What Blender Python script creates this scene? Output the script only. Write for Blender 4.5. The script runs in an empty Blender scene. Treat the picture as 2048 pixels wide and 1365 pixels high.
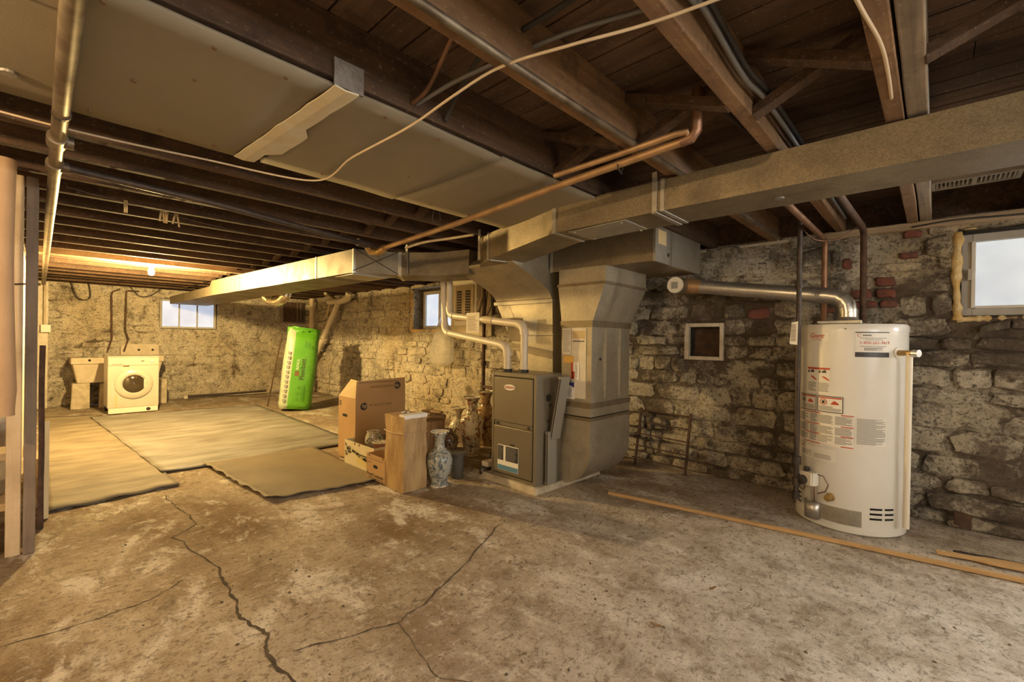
import bpy, bmesh, math, random
from mathutils import Vector, Matrix, noise as mnoise
R_ = random.Random(7)
sc = bpy.context.scene
col = sc.collection
# ------------------------------------------------------------------ camera
cam_d = bpy.data.cameras.new('camera'); cam = bpy.data.objects.new('camera', cam_d); col.objects.link(cam)
cam_d.sensor_width = 36.0; cam_d.lens = 895.0 / 2048 * 36.0; cam_d.clip_start = 0.05
f_, cx_, cy_ = 895.0, 1024.0, 682.0
def _dir(px, py): return Vector((px - cx_, -(py - cy_), -f_)).normalized()
_y = _dir(1870, 692); _m = _dir(80, 667); _x = -(_m - _y * _m.dot(_y)); _x.normalize(); _z = _x.cross(_y)
cam.matrix_world = Matrix.Translation((0, 0, 1.17)) @ Matrix((_x, _y, _z)).to_4x4()
sc.camera = cam
# ------------------------------------------------------------------ world, exposure
w = bpy.data.worlds.new('world'); sc.world = w; w.use_nodes = True
w.node_tree.nodes['Background'].inputs[0].default_value = (0.75, 0.85, 1.0, 1)
w.node_tree.nodes['Background'].inputs[1].default_value = 0.15
vs = sc.view_settings
vs.view_transform = 'Standard'; vs.look = 'None'; vs.gamma = 1.0; vs.use_curve_mapping = False
vs.exposure = 0.18
# strengths of the light givers, used by their builders further down
BULB_FAR = 10500.0       # bare bulb under the far joists
BULB_STAIR = 1700.0      # bulb over the stairs, out of frame to the left
BULB_FILL = 420.0       # added bulb behind the camera, for fill light
PANE_VIEW = 0.62       # frosted panes in view
PANE_FILL = 12.0        # added window in the unseen wall behind the camera, for fill light
PANE_SIDE = 125.0        # second window of the right wall, just out of frame
WARM = (1.0, 0.69, 0.27); WARM2 = (1.0, 0.68, 0.34); NEUT = (1.0, 0.86, 0.66); DAY = (0.98, 0.97, 0.95)

# ------------------------------------------------------------------ materials
MAT = {}
def nodes(name):
    m = bpy.data.materials.new(name); m.use_nodes = True
    nt = m.node_tree; b = nt.nodes['Principled BSDF']
    MAT[name] = m
    return m, nt, b
def N(nt, t, **kw):
    n = nt.nodes.new(t)
    for k, v in kw.items(): setattr(n, k, v)
    return n
def pos(nt, scale=(1, 1, 1), obj=False):
    if obj: g = N(nt, 'ShaderNodeTexCoord'); out = g.outputs['Object']
    else: g = N(nt, 'ShaderNodeNewGeometry'); out = g.outputs['Position']
    mp = N(nt, 'ShaderNodeMapping'); mp.inputs['Scale'].default_value = scale
    nt.links.new(out, mp.inputs['Vector']); return mp.outputs[0]
def noi(nt, vec, scale, detail=6, rough=.6, dist=0):
    n = N(nt, 'ShaderNodeTexNoise'); n.inputs['Scale'].default_value = scale; n.inputs['Detail'].default_value = detail
    n.inputs['Roughness'].default_value = rough; n.inputs['Distortion'].default_value = dist
    nt.links.new(vec, n.inputs['Vector']); return n.outputs['Fac']
def ramp(nt, fac, a, b, lo=0., hi=1.):
    n = N(nt, 'ShaderNodeMapRange'); n.inputs['From Min'].default_value = a; n.inputs['From Max'].default_value = b
    n.inputs['To Min'].default_value = lo; n.inputs['To Max'].default_value = hi
    nt.links.new(fac, n.inputs['Value']); return n.outputs[0]
def mix(nt, fac, a, b):
    n = N(nt, 'ShaderNodeMix', data_type='RGBA')
    def put(s, v):
        if isinstance(v, tuple): s.default_value = (*v, 1)
        else: nt.links.new(v, s)
    if isinstance(fac, float): n.inputs[0].default_value = fac
    else: nt.links.new(fac, n.inputs[0])
    put(n.inputs[6], a); put(n.inputs[7], b); return n.outputs[2]
def math_(nt, op, a, b):
    n = N(nt, 'ShaderNodeMath', operation=op)
    for i, v in enumerate((a, b)):
        if isinstance(v, (int, float)): n.inputs[i].default_value = v
        else: nt.links.new(v, n.inputs[i])
    n.use_clamp = False
    return n.outputs[0]
def bump(nt, b, h, strength, dist=.02):
    n = N(nt, 'ShaderNodeBump'); n.inputs['Strength'].default_value = strength; n.inputs['Distance'].default_value = dist
    nt.links.new(h, n.inputs['Height']); nt.links.new(n.outputs[0], b.inputs['Normal'])
def simple(name, c, rough=.7, metal=0., c2=None, scale=12, stretch=(1, 1, 1), lo=.35, hi=.65, bmp=0., bscale=None, spec=None):
    m, nt, b = nodes(name)
    b.inputs['Roughness'].default_value = rough; b.inputs['Metallic'].default_value = metal
    if spec is not None: b.inputs['Specular IOR Level'].default_value = spec
    b.inputs['Base Color'].default_value = (*c, 1)
    if c2 or bmp:
        v = pos(nt, stretch); n = noi(nt, v, scale)
        if c2: nt.links.new(mix(nt, ramp(nt, n, lo, hi), c, c2), b.inputs['Base Color'])
        if bmp: bump(nt, b, noi(nt, v, bscale or scale * 2), bmp)
    return m
def emis(name, c, s):
    m, nt, b = nodes(name)
    b.inputs['Base Color'].default_value = (*c, 1); b.inputs['Emission Color'].default_value = (*c, 1)
    b.inputs['Emission Strength'].default_value = s; return m
def wood(name, c, c2, stretch, bmp=.25, rough=.85, c3=None):
    m, nt, b = nodes(name); b.inputs['Roughness'].default_value = rough
    v = pos(nt, stretch); n = noi(nt, v, 1.0, 8, .65, .6); g = noi(nt, pos(nt, (3, 3, 3)), 1.3, 4)
    cc = mix(nt, ramp(nt, n, .35, .68), c, c2)
    cc = mix(nt, ramp(nt, g, .4, .75, 0, .7), cc, c3 or tuple(x * .55 for x in c))
    if name in ('joist_wood', 'joist_tan', 'joist_pale', 'board_wood'):
        fl = noi(nt, pos(nt, (1, .6, 1)), 70, 4, .7); cc = mix(nt, ramp(nt, fl, .60, .68, 0, .55), cc, (.34, .27, .20))
        kn = noi(nt, pos(nt), 6, 8, .7); cc = mix(nt, ramp(nt, kn, .54, .66, 0, .6), cc, tuple(x * .4 for x in c2))
    nt.links.new(cc, b.inputs['Base Color']); bump(nt, b, n, bmp, .01); return m
def stonewall(name, wash_lo, wash_hi, tone, soot, top=0.):
    """rubble stone under flaking whitewash; tone is the bare stone, soot how much of it is blackened, top how much plaster is left near the sill"""
    m, nt, b = nodes(name); b.inputs['Roughness'].default_value = .92
    v = pos(nt); oi = N(nt, 'ShaderNodeObjectInfo')
    n1 = noi(nt, v, 2.3, 10, .70, .35); n2 = noi(nt, v, 11, 9, .74, .4); n3 = noi(nt, v, .8, 4, .55); n4 = noi(nt, v, 48, 5, .72); n5 = noi(nt, v, 2.6, 9, .70, .4)
    stone = mix(nt, oi.outputs['Random'], tuple(x * .7 for x in tone), tuple(min(1, x * 1.45) for x in tone))
    stone = mix(nt, ramp(nt, n2, .40, .66), stone, (.085, .06, .04))
    wash = mix(nt, ramp(nt, n2, .42, .70), (.74, .67, .52), (.45, .37, .25))
    wash = mix(nt, ramp(nt, n3, .50, .70, 0, .7), wash, (.58, .46, .27))
    s = math_(nt, 'ADD', n1, math_(nt, 'MULTIPLY', n2, .55)); s = math_(nt, 'ADD', s, math_(nt, 'MULTIPLY', oi.outputs['Random'], .05))
    if top:
        sp = N(nt, 'ShaderNodeSeparateXYZ'); nt.links.new(v, sp.inputs[0]); s = math_(nt, 'ADD', s, ramp(nt, sp.outputs[2], 1.55, 1.85, 0, top))
    cc = mix(nt, ramp(nt, s, wash_lo, wash_hi), stone, wash)
    k = math_(nt, 'ADD', n5, math_(nt, 'MULTIPLY', n4, .22))
    cc = mix(nt, ramp(nt, k, .60, .74, 0, soot), cc, (.070, .050, .034))
    cc = mix(nt, ramp(nt, n4, .53, .62, 0, .75), cc, (.10, .07, .043))
    n6 = noi(nt, pos(nt, (1, 1, 2.6)), 9, 8, .75, .8); cc = mix(nt, ramp(nt, n6, .56, .62, 0, .8), cc, (.075, .053, .034))
    nt.links.new(cc, b.inputs['Base Color'])
    h = math_(nt, 'ADD', n2, math_(nt, 'ADD', math_(nt, 'MULTIPLY', n4, .5), math_(nt, 'MULTIPLY', n1, .8))); bump(nt, b, h, 1.0, .035); return m
stonewall('wall_near', .735, .83, (.25, .20, .145), .8, .12)
stonewall('joint_near', .81, .93, (.14, .105, .07), .6, .22)
stonewall('joint_far', .63, .76, (.20, .15, .09), .45)
stonewall('wall_far', .57, .70, (.30, .23, .15), .5)
simple('mortar_far', (.60, .52, .37), .95, c2=(.14, .10, .065), scale=9, lo=.42, hi=.62, bmp=.8, bscale=22)
simple('mortar_near', (.44, .38, .28), .95, c2=(.10, .075, .05), scale=8, lo=.40, hi=.58, bmp=.9, bscale=22)
simple('brick_red', (.22, .07, .042), .9, c2=(.12, .055, .04), scale=18, bmp=.5, bscale=50)
simple('plaster_white', (.70, .64, .52), .9, c2=(.52, .44, .32), scale=9, bmp=.4, bscale=30)
# floor concrete
m, nt, b = nodes('concrete'); b.inputs['Roughness'].default_value = .88
v = pos(nt); vs_ = pos(nt, (1.0, 1.7, 1))
n1 = noi(nt, vs_, .8, 10, .66, .25); n2 = noi(nt, v, 4.2, 10, .72, .3); n3 = noi(nt, v, 30, 6, .75); n4 = noi(nt, vs_, 2.1, 10, .7, .35); n5 = noi(nt, v, 90, 3, .6)
cc = mix(nt, ramp(nt, n1, .40, .60), (.205, .122, .052), (.46, .365, .245))
cc = mix(nt, ramp(nt, n4, .52, .60, 0, .9), cc, (.72, .65, .54))
cc = mix(nt, ramp(nt, n2, .56, .68, 0, .7), cc, (.16, .11, .063))
sx = N(nt, 'ShaderNodeSeparateXYZ'); nt.links.new(v, sx.inputs[0])
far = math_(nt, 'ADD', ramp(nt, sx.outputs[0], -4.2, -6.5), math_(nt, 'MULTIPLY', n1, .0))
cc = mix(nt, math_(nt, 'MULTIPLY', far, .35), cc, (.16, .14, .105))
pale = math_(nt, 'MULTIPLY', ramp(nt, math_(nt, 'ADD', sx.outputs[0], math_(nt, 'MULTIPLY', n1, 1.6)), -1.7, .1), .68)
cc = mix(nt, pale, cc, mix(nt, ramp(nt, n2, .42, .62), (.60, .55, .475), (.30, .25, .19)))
cc = mix(nt, ramp(nt, n3, .555, .62, 0, .7), cc, (.13, .09, .052))
cc = mix(nt, ramp(nt, n5, .58, .66, 0, .6), cc, (.11, .078, .048))
n7 = noi(nt, pos(nt, (2.2, 1, 1)), 8, 8, .75, .6); cc = mix(nt, ramp(nt, n7, .60, .65, 0, .75), cc, (.10, .07, .04))
n8 = noi(nt, pos(nt, (1.8, 1, 1)), 16, 8, .78, .5); cc = mix(nt, ramp(nt, n8, .555, .60, 0, .7), cc, (.17, .125, .08))
cc = mix(nt, ramp(nt, n8, .44, .38, 0, .5), cc, (.66, .60, .50))
nt.links.new(cc, b.inputs['Base Color'])
h = math_(nt, 'ADD', n2, math_(nt, 'ADD', math_(nt, 'MULTIPLY', n3, .5), math_(nt, 'MULTIPLY', n5, .25))); bump(nt, b, h, .7, .02)
simple('crack', (.045, .032, .02), 1.0, c2=(.11, .08, .05), scale=14)
simple('dirt_patch', (.10, .075, .045), 1.0, c2=(.16, .12, .07), scale=20, bmp=.8)
wood('joist_wood', (.125, .068, .034), (.05, .028, .015), (26, 1.6, 26), c3=(.05, .028, .016))
wood('joist_tan', (.30, .17, .075), (.17, .09, .04), (30, 1.4, 30), c3=(.10, .055, .03))
wood('joist_pale', (.36, .27, .17), (.17, .12, .08), (30, 1.6, 30), c3=(.10, .075, .055))
wood('board_wood', (.17, .095, .05), (.07, .04, .023), (1.3, 22, 22), c3=(.05, .03, .02))
wood('new_wood', (.56, .36, .16), (.45, .27, .11), (1.5, 35, 35), bmp=.05, rough=.6, c3=(.50, .32, .14))
wood('sill_wood', (.50, .38, .24), (.36, .26, .15), (1.5, 30, 30), c3=(.28, .2, .12))
wood('post_wood', (.72, .56, .35), (.62, .46, .27), (30, 30, 1.6), c3=(.36, .24, .12))
wood('grey_wood', (.30, .23, .165), (.22, .165, .115), (40, 40, 2), c3=(.12, .085, .06))
wood('brown_roll', (.62, .42, .24), (.52, .33, .175), (14, 14, 1.2), bmp=.1, c3=(.44, .27, .14))
wood('log_wood', (.40, .245, .11), (.20, .115, .05), (30, 30, 2), bmp=.6)
wood('log_end', (.46, .29, .12), (.34, .19, .07), (12, 12, 12), bmp=.2)
simple('drywall', (.265, .22, .148), .85, c2=(.225, .185, .123), scale=1.4, bmp=.06, bscale=180)
simple('patch_cream', (.66, .60, .44), .8, c2=(.60, .50, .30), scale=14)
simple('foil_dull', (.40, .37, .33), .55, .5, c2=(.2, .17, .14), scale=12, bmp=.3)
def galv(name, c, c2, rough=.42, metal=.75):
    m, nt, b = nodes(name); b.inputs['Metallic'].default_value = metal
    v = pos(nt); vo = N(nt, 'ShaderNodeTexVoronoi'); vo.inputs['Scale'].default_value = 230; nt.links.new(v, vo.inputs['Vector'])
    n = noi(nt, v, 4, 6, .65); s = N(nt, 'ShaderNodeSeparateColor'); nt.links.new(vo.outputs['Color'], s.inputs[0])
    cc = mix(nt, ramp(nt, s.outputs[0], .1, .9, 0, .7), tuple(min(1, x * 1.08) for x in c), c2); cc = mix(nt, ramp(nt, n, .45, .75, 0, .6), cc, tuple(x * .6 for x in c2))
    nt.links.new(cc, b.inputs['Base Color']); nt.links.new(ramp(nt, n, .3, .7, rough - .08, rough + .16), b.inputs['Roughness']); return m
galv('galvanised', (.275, .22, .14), (.165, .128, .078), .46, .6)
galv('galvanised_trunk', (.215, .178, .118), (.145, .115, .073), .5, .5)
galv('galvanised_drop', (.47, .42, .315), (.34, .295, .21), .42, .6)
galv('galvanised_clean', (.44, .405, .33), (.34, .31, .25), .40, .65)
galv('flue_metal', (.62, .60, .55), (.50, .48, .44), .30, .85)
simple('steel_pipe', (.27, .22, .155), .5, .7, c2=(.12, .085, .055), scale=10)
simple('iron_black', (.045, .036, .030), .55, .4, c2=(.085, .06, .045), scale=18)
simple('iron_rust', (.12, .065, .038), .8, .2, c2=(.06, .035, .022), scale=20)
simple('copper_old', (.36, .20, .115), .45, .7, c2=(.19, .105, .065), scale=9)
simple('copper_dust', (.47, .30, .155), .5, .55, c2=(.33, .20, .10), scale=9)
simple('brass', (.48, .33, .13), .4, .8, c2=(.3, .19, .08), scale=22)
simple('pvc', (.68, .60, .46), .4, c2=(.60, .52, .38), scale=4)
simple('pvc_old', (.58, .47, .31), .55, c2=(.44, .34, .2), scale=7)
simple('dark_rubber', (.02, .018, .015), .6)
simple('cable_black', (.03, .026, .022), .7, c2=(.06, .05, .04), scale=12)
simple('cable_cream', (.60, .47, .31), .6)
simple('cable_grey', (.20, .19, .175), .5, .3)
simple('furnace_paint', (.205, .17, .112), .42, .15, c2=(.19, .157, .102), scale=3)
simple('furnace_door', (.20, .165, .108), .36, .2)
simple('enamel', (.78, .76, .70), .22, c2=(.74, .71, .63), scale=3, spec=.6)
simple('enamel_washer', (.54, .50, .41), .3, c2=(.50, .45, .355), scale=5)
simple('plastic_white', (.76, .70, .58), .4)
simple('plastic_dark', (.035, .03, .026), .4)
simple('glass_dark', (.05, .036, .02), .08, spec=.8)
simple('concrete_pale', (.58, .50, .36), .9, c2=(.38, .31, .21), scale=10, bmp=.4)
simple('sink_concrete', (.60, .52, .39), .75, c2=(.48, .40, .28), scale=7, bmp=.15)
simple('cardboard', (.46, .285, .125), .85, c2=(.42, .255, .11), scale=5)
simple('cardboard_pale', (.60, .47, .25), .85, c2=(.55, .41, .2), scale=5)
simple('cardboard_inside', (.36, .22, .1), .9)
simple('box_cream', (.66, .58, .38), .8, c2=(.60, .51, .31), scale=6)
simple('wrap_paper', (.50, .34, .15), .42, c2=(.33, .20, .085), scale=1.0, stretch=(15, 15, 5), bmp=1.0, bscale=1.6)
simple('paper', (.72, .66, .52), .8, c2=(.66, .59, .44), scale=20)
simple('paper_orange', (.72, .44, .10), .7)
simple('sticker_blue', (.055, .045, .19), .5)
simple('ink', (.03, .024, .02), .7)
simple('ink_grey', (.30, .285, .255), .8)
simple('ink_brown', (.16, .085, .035), .8)
simple('ink_red', (.52, .075, .03), .6)
simple('ink_olive', (.11, .10, .05), .8)
simple('ink_yellow', (.62, .50, .19), .8)
simple('ink_blue', (.10, .24, .34), .5)
simple('label_black', (.035, .032, .030), .4)
simple('label_white', (.80, .77, .69), .45)
simple('foam', (.55, .33, .085), .8, c2=(.66, .52, .28), scale=14, bmp=.9, bscale=25)
simple('frame_grey', (.44, .415, .36), .6, c2=(.35, .325, .275), scale=8)
simple('frame_white', (.62, .60, .54), .6, c2=(.52, .48, .40), scale=8)
simple('pot_grey', (.13, .115, .09), .6, c2=(.10, .088, .068), scale=12)
simple('terracotta', (.21, .088, .045), .5)
simple('mat_beige', (.31, .255, .17), .75, c2=(.17, .133, .085), scale=3.0, stretch=(2.4, .7, 1), bmp=.12)
simple('mat_bluegrey', (.31, .29, .25), .6, c2=(.16, .14, .105), scale=2.6, stretch=(2.4, .7, 1), bmp=.12)
simple('mat_olive', (.24, .185, .105), .7, c2=(.19, .145, .085), scale=3, bmp=.15)
simple('black_void', (.012, .010, .009), 1.0)
simple('grille_paint', (.42, .37, .29), .6)
emis('bulb_far', WARM, BULB_FAR); emis('bulb_stair', WARM2, BULB_STAIR); emis('bulb_fill', NEUT, BULB_FILL)
# frosted panes with a faint mottling, lit by the daylight behind them
def pane_mat(name, c, c2, s):
    m, nt, b = nodes(name); b.inputs['Base Color'].default_value = (.3, .3, .3, 1); b.inputs['Roughness'].default_value = .25
    n = noi(nt, pos(nt), 2.6, 3, .5); cc = mix(nt, ramp(nt, n, .35, .68), c, c2)
    nt.links.new(cc, b.inputs['Emission Color']); b.inputs['Emission Strength'].default_value = s; return m
pane_mat('pane_right', (.92, .96, .96), (.62, .68, .74), PANE_VIEW)
pane_mat('pane_mid', (.86, .93, 1.0), (.66, .76, .92), PANE_VIEW * 1.25)
pane_mat('pane_far', (.74, .84, 1.0), (.50, .60, .80), PANE_VIEW * 1.1)
emis('pane_fill', DAY, PANE_FILL); emis('pane_side', DAY, PANE_SIDE)
# clear polythene
m, nt, b = nodes('polythene'); b.inputs['Base Color'].default_value = (.85, .82, .75, 1); b.inputs['Roughness'].default_value = .22
b.inputs['Transmission Weight'].default_value = .65; b.inputs['IOR'].default_value = 1.15; b.inputs['Alpha'].default_value = .55
bump(nt, b, noi(nt, pos(nt), 9, 4), .6)
def glazed(name, ground, pats, scale, th=.55, rough=.25):
    m, nt, b = nodes(name); b.inputs['Roughness'].default_value = rough
    cc = ground
    for i, (c, sc_, t) in enumerate(pats):
        v = pos(nt, (sc_, sc_, sc_ * (.8 + .13 * i))); n = noi(nt, v, scale, 3, .55, 1.4)
        cc = mix(nt, ramp(nt, n, t, t + .04), cc, c)
    nt.links.new(cc, b.inputs['Base Color']); return m
glazed('glaze_blue', (.40, .40, .34), [((.13, .16, .17), 1.0, .52), ((.27, .24, .17), 1.7, .58), ((.08, .10, .12), 2.4, .60)], 16)
glazed('glaze_floral', (.70, .62, .44), [((.33, .13, .055), 1.0, .57), ((.10, .085, .05), 1.6, .58), ((.46, .27, .09), .8, .60)], 15)
glazed('glaze_dark', (.32, .21, .11), [((.08, .045, .025), 1.3, .48), ((.36, .23, .11), 2.0, .58)], 18)
glazed('glaze_pale', (.68, .61, .46), [((.17, .15, .10), 1.2, .55), ((.32, .17, .08), .9, .62)], 16)
glazed('glaze_brown', (.46, .29, .14), [((.14, .06, .03), 1.2, .52), ((.45, .31, .14), 1.7, .58)], 16)
glazed('glaze_bowl', (.46, .42, .31), [((.13, .13, .10), 1.4, .52), ((.25, .23, .16), 2.3, .55)], 20)
# insulation bag: green film with one pale stripe running up its left side
m, nt, b = nodes('bag_green'); b.inputs['Roughness'].default_value = .3
v = pos(nt, obj=True); s = N(nt, 'ShaderNodeSeparateXYZ'); nt.links.new(v, s.inputs[0])
f = ramp(nt, s.outputs[0], -.118, -.108); n = noi(nt, v, 9, 5)
cc = mix(nt, f, (.38, .42, .30), (.10, .32, .018)); cc = mix(nt, ramp(nt, n, .52, .7, 0, .4), cc, (.18, .38, .05))
nt.links.new(cc, b.inputs['Base Color']); bump(nt, b, noi(nt, pos(nt, (1, 1, 9), True), 5, 4), .35)
simple('bag_top', (.11, .36, .018), .35, c2=(.05, .20, .01), scale=14, bmp=.5)
simple('filter_silver', (.27, .245, .195), .5, .3)
simple('foil_shiny', (.66, .60, .48), .22, .95, c2=(.46, .40, .30), scale=30)

# ------------------------------------------------------------------ mesh builder
class MB:
    def __init__(s): s.v = []; s.f = []
    def quad(s, pts): i = len(s.v); s.v += [Vector(p) for p in pts]; s.f.append(tuple(range(i, i + len(pts)))); return s
    def box(s, x0, x1, y0, y1, z0, z1): return s.hexa([(x0, y0, z0), (x1, y0, z0), (x1, y1, z0), (x0, y1, z0), (x0, y0, z1), (x1, y0, z1), (x1, y1, z1), (x0, y1, z1)])
    def hexa(s, p):
        i = len(s.v); s.v += [Vector(q) for q in p]
        for f in ((3, 2, 1, 0), (4, 5, 6, 7), (0, 1, 5, 4), (1, 2, 6, 5), (2, 3, 7, 6), (3, 0, 4, 7)): s.f.append(tuple(i + k for k in f))
        return s
    def bar(s, a, b, w, h, up=(0, 0, 1)):
        a, b = Vector(a), Vector(b); d = (b - a).normalized(); u = d.cross(Vector(up))
        if u.length < 1e-4: u = d.cross(Vector((0, 1, 0)))
        u.normalize(); n = u.cross(d)
        u *= w / 2; n *= h / 2
        return s.hexa([a - u - n, a + u - n, b + u - n, b - u - n, a - u + n, a + u + n, b + u + n, b - u + n])
    def tube(s, pts, r, n=10, caps=True):
        pts = [Vector(p) for p in pts]; rr = r if isinstance(r, (list, tuple)) else [r] * len(pts)
        i0 = len(s.v); prev = None
        for k, p in enumerate(pts):
            d = (pts[min(k + 1, len(pts) - 1)] - pts[max(k - 1, 0)]).normalized()
            if prev is None:
                u = d.cross(Vector((0, 0, 1)));
                if u.length < 1e-3: u = d.cross(Vector((0, 1, 0)))
            else: u = prev - d * prev.dot(d)
            u.normalize(); prev = u; q = d.cross(u)
            for j in range(n):
                a = 2 * math.pi * j / n; s.v.append(p + (u * math.cos(a) + q * math.sin(a)) * rr[k])
        for k in range(len(pts) - 1):
            for j in range(n):
                a = i0 + k * n + j; b = i0 + k * n + (j + 1) % n
                s.f.append((a, b, b + n, a + n))
        if caps:
            s.f.append(tuple(i0 + j for j in range(n))[::-1]); s.f.append(tuple(i0 + (len(pts) - 1) * n + j for j in range(n)))
        return s
    def lathe(s, prof, c=(0, 0, 0), n=24, axis=None):
        c = Vector(c); i0 = len(s.v)
        if axis is None: A = Vector((0, 0, 1)); U = Vector((1, 0, 0)); V = Vector((0, 1, 0))
        else:
            A = Vector(axis).normalized(); U = A.cross(Vector((0, 0, 1)))
            if U.length < 1e-3: U = Vector((1, 0, 0))
            U.normalize(); V = A.cross(U)
        for r, z in prof:
            for j in range(n):
                a = 2 * math.pi * j / n; s.v.append(c + A * z + (U * math.cos(a) + V * math.sin(a)) * r)
        for k in range(len(prof) - 1):
            for j in range(n):
                a = i0 + k * n + j; b = i0 + k * n + (j + 1) % n; s.f.append((a, b, b + n, a + n))
        if prof[0][0] > 1e-6: s.f.append(tuple(i0 + j for j in range(n))[::-1])
        if prof[-1][0] > 1e-6: s.f.append(tuple(i0 + (len(prof) - 1) * n + j for j in range(n)))
        return s
    def loft(s, st, caps=True, closed=True):
        i0 = len(s.v); n = len(st[0])
        for ring in st: s.v += [Vector(p) for p in ring]
        for k in range(len(st) - 1):
            for j in range(n if closed else n - 1):
                a = i0 + k * n + j; b = i0 + k * n + (j + 1) % n; s.f.append((a, b, b + n, a + n))
        if caps: s.f.append(tuple(i0 + j for j in range(n))[::-1]); s.f.append(tuple(i0 + (len(st) - 1) * n + j for j in range(n)))
        return s
    def prism(s, poly, d):   # poly: 3-D points, d: extrusion vector
        d = Vector(d); return s.loft([poly, [Vector(p) + d for p in poly]])
    def grid(s, rows):
        i0 = len(s.v); n = len(rows[0])
        for r in rows: s.v += [Vector(p) for p in r]
        for k in range(len(rows) - 1):
            for j in range(n - 1): a = i0 + k * n + j; s.f.append((a, a + 1, a + 1 + n, a + n))
        return s
    def build(s, name, mat, parent=None, smooth=False, bevel=0., thick=0., fix=True):
        me = bpy.data.meshes.new(name)
        off = parent_world(parent) if parent else Vector((0, 0, 0))
        me.from_pydata([tuple(v - off) for v in s.v], [], s.f)
        if fix:
            bm = bmesh.new(); bm.from_mesh(me); bmesh.ops.recalc_face_normals(bm, faces=bm.faces); bm.to_mesh(me); bm.free()
        me.materials.append(MAT[mat]); me.update()
        if smooth:
            for p in me.polygons: p.use_smooth = True
            if smooth == 'auto': me.set_sharp_from_angle(angle=math.radians(38))
        o = bpy.data.objects.new(name, me); col.objects.link(o)
        if parent: o.parent = parent
        if thick:
            md = o.modifiers.new('solid', 'SOLIDIFY'); md.thickness = thick; md.offset = 0
        if bevel:
            md = o.modifiers.new('bevel', 'BEVEL'); md.width = bevel; md.segments = 2; md.limit_method = 'ANGLE'; md.angle_limit = math.radians(50)
        return o
def parent_world(o):
    v = Vector((0, 0, 0))
    while o is not None: v += o.location; o = o.parent
    return v
def tag(o, label=None, cat=None, group=None, kind=None):
    if label: o['label'] = label
    if cat: o['category'] = cat
    if group: o['group'] = group
    if kind: o['kind'] = kind
    return o
def thing(name, label, cat, loc=(0, 0, 0), group=None):
    o = bpy.data.objects.new(name, None); o.empty_display_size = .1; o.location = loc; col.objects.link(o)
    return tag(o, label, cat, group)
def origin_to(o, p):
    """move a single-mesh thing's origin to its base"""
    p = Vector(p); o.data.transform(Matrix.Translation(-p)); o.location = p; return o
def text_mb(body, size, origin, u, v, depth=.0006, align='LEFT', shear=0., bend=None):
    c = bpy.data.curves.new('t', 'FONT'); c.body = body; c.size = size; c.extrude = depth; c.align_x = align; c.shear = shear; c.resolution_u = 2
    t = bpy.data.objects.new('t', c); me = bpy.data.meshes.new_from_object(t)
    b = MB(); u = Vector(u).normalized(); v = Vector(v).normalized(); n = u.cross(v); o = Vector(origin)
    for q in me.vertices:
        b.v.append(bend(q.co.x, q.co.y, q.co.z) if bend else o + u * q.co.x + v * q.co.y + n * (q.co.z + depth))
    b.f = [tuple(p.vertices) for p in me.polygons]
    bpy.data.objects.remove(t); bpy.data.meshes.remove(me); bpy.data.curves.remove(c)
    return b
def nz(x, y, z=0., s=1.): return mnoise.noise(Vector((x * s, y * s, z * s)))
# ================================================================== STRUCTURE
XF, YW, YL, XB = -10.2, 4.1, -1.7, 2.6      # far wall, right wall, left wall, wall behind camera
def floor_h(x, y): return .006 * nz(x, y, 3, 1.1) + .003 * nz(x, y, 9, 4.)
mb = MB(); nx, ny = 200, 96
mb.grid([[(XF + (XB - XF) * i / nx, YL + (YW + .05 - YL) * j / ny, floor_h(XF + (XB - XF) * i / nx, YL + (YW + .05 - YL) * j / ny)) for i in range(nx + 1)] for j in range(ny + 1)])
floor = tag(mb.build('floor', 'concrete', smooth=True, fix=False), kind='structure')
def crack(pts, w0):
    out = []
    for (a, b) in zip(pts, pts[1:]):
        for k in range(9):
            t = k / 9; out.append(Vector((a[0] + (b[0] - a[0]) * t, a[1] + (b[1] - a[1]) * t)))
    out.append(Vector(pts[-1])); l, r = [], []
    for i, p in enumerate(out):
        d = (out[min(i + 1, len(out) - 1)] - out[max(i - 1, 0)]).normalized(); n = Vector((-d.y, d.x))
        p = p + n * (.022 * nz(p.x * 1.0, p.y, w0 * 50, 9) + R_.uniform(-.005, .005)); ww = w0 * R_.uniform(.35, 1.2) * (.3 if i in (0, len(out) - 1) else 1)
        for s, q in ((1, l), (-1, r)): e = p + n * s * ww / 2; q.append((e.x, e.y, floor_h(e.x, e.y) + .0015))
    MB().grid([l, r]).build('crack', 'crack', floor)
crack([(-2.66, .63), (-2.40, .62), (-2.16, .59), (-2.01, .60), (-1.90, .62), (-1.76, .60), (-1.45, .61)], .016)
crack([(-1.73, .66), (-1.66, .85), (-1.60, 1.04), (-1.65, 1.25), (-1.78, 1.58), (-1.99, 2.01)], .009)
crack([(-4.09, .65), (-3.66, .66), (-3.31, .68), (-3.19, .54), (-2.66, .63)], .008)
crack([(-2.53, -.09), (-2.49, .18), (-2.51, .35), (-2.60, .49)], .006)
crack([(-3.24, 1.09), (-2.99, 1.34), (-2.88, 1.65), (-2.77, 1.92)], .005)
crack([(-1.6, 1.04), (-1.25, .95), (-1.0, 1.1)], .004)
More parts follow.
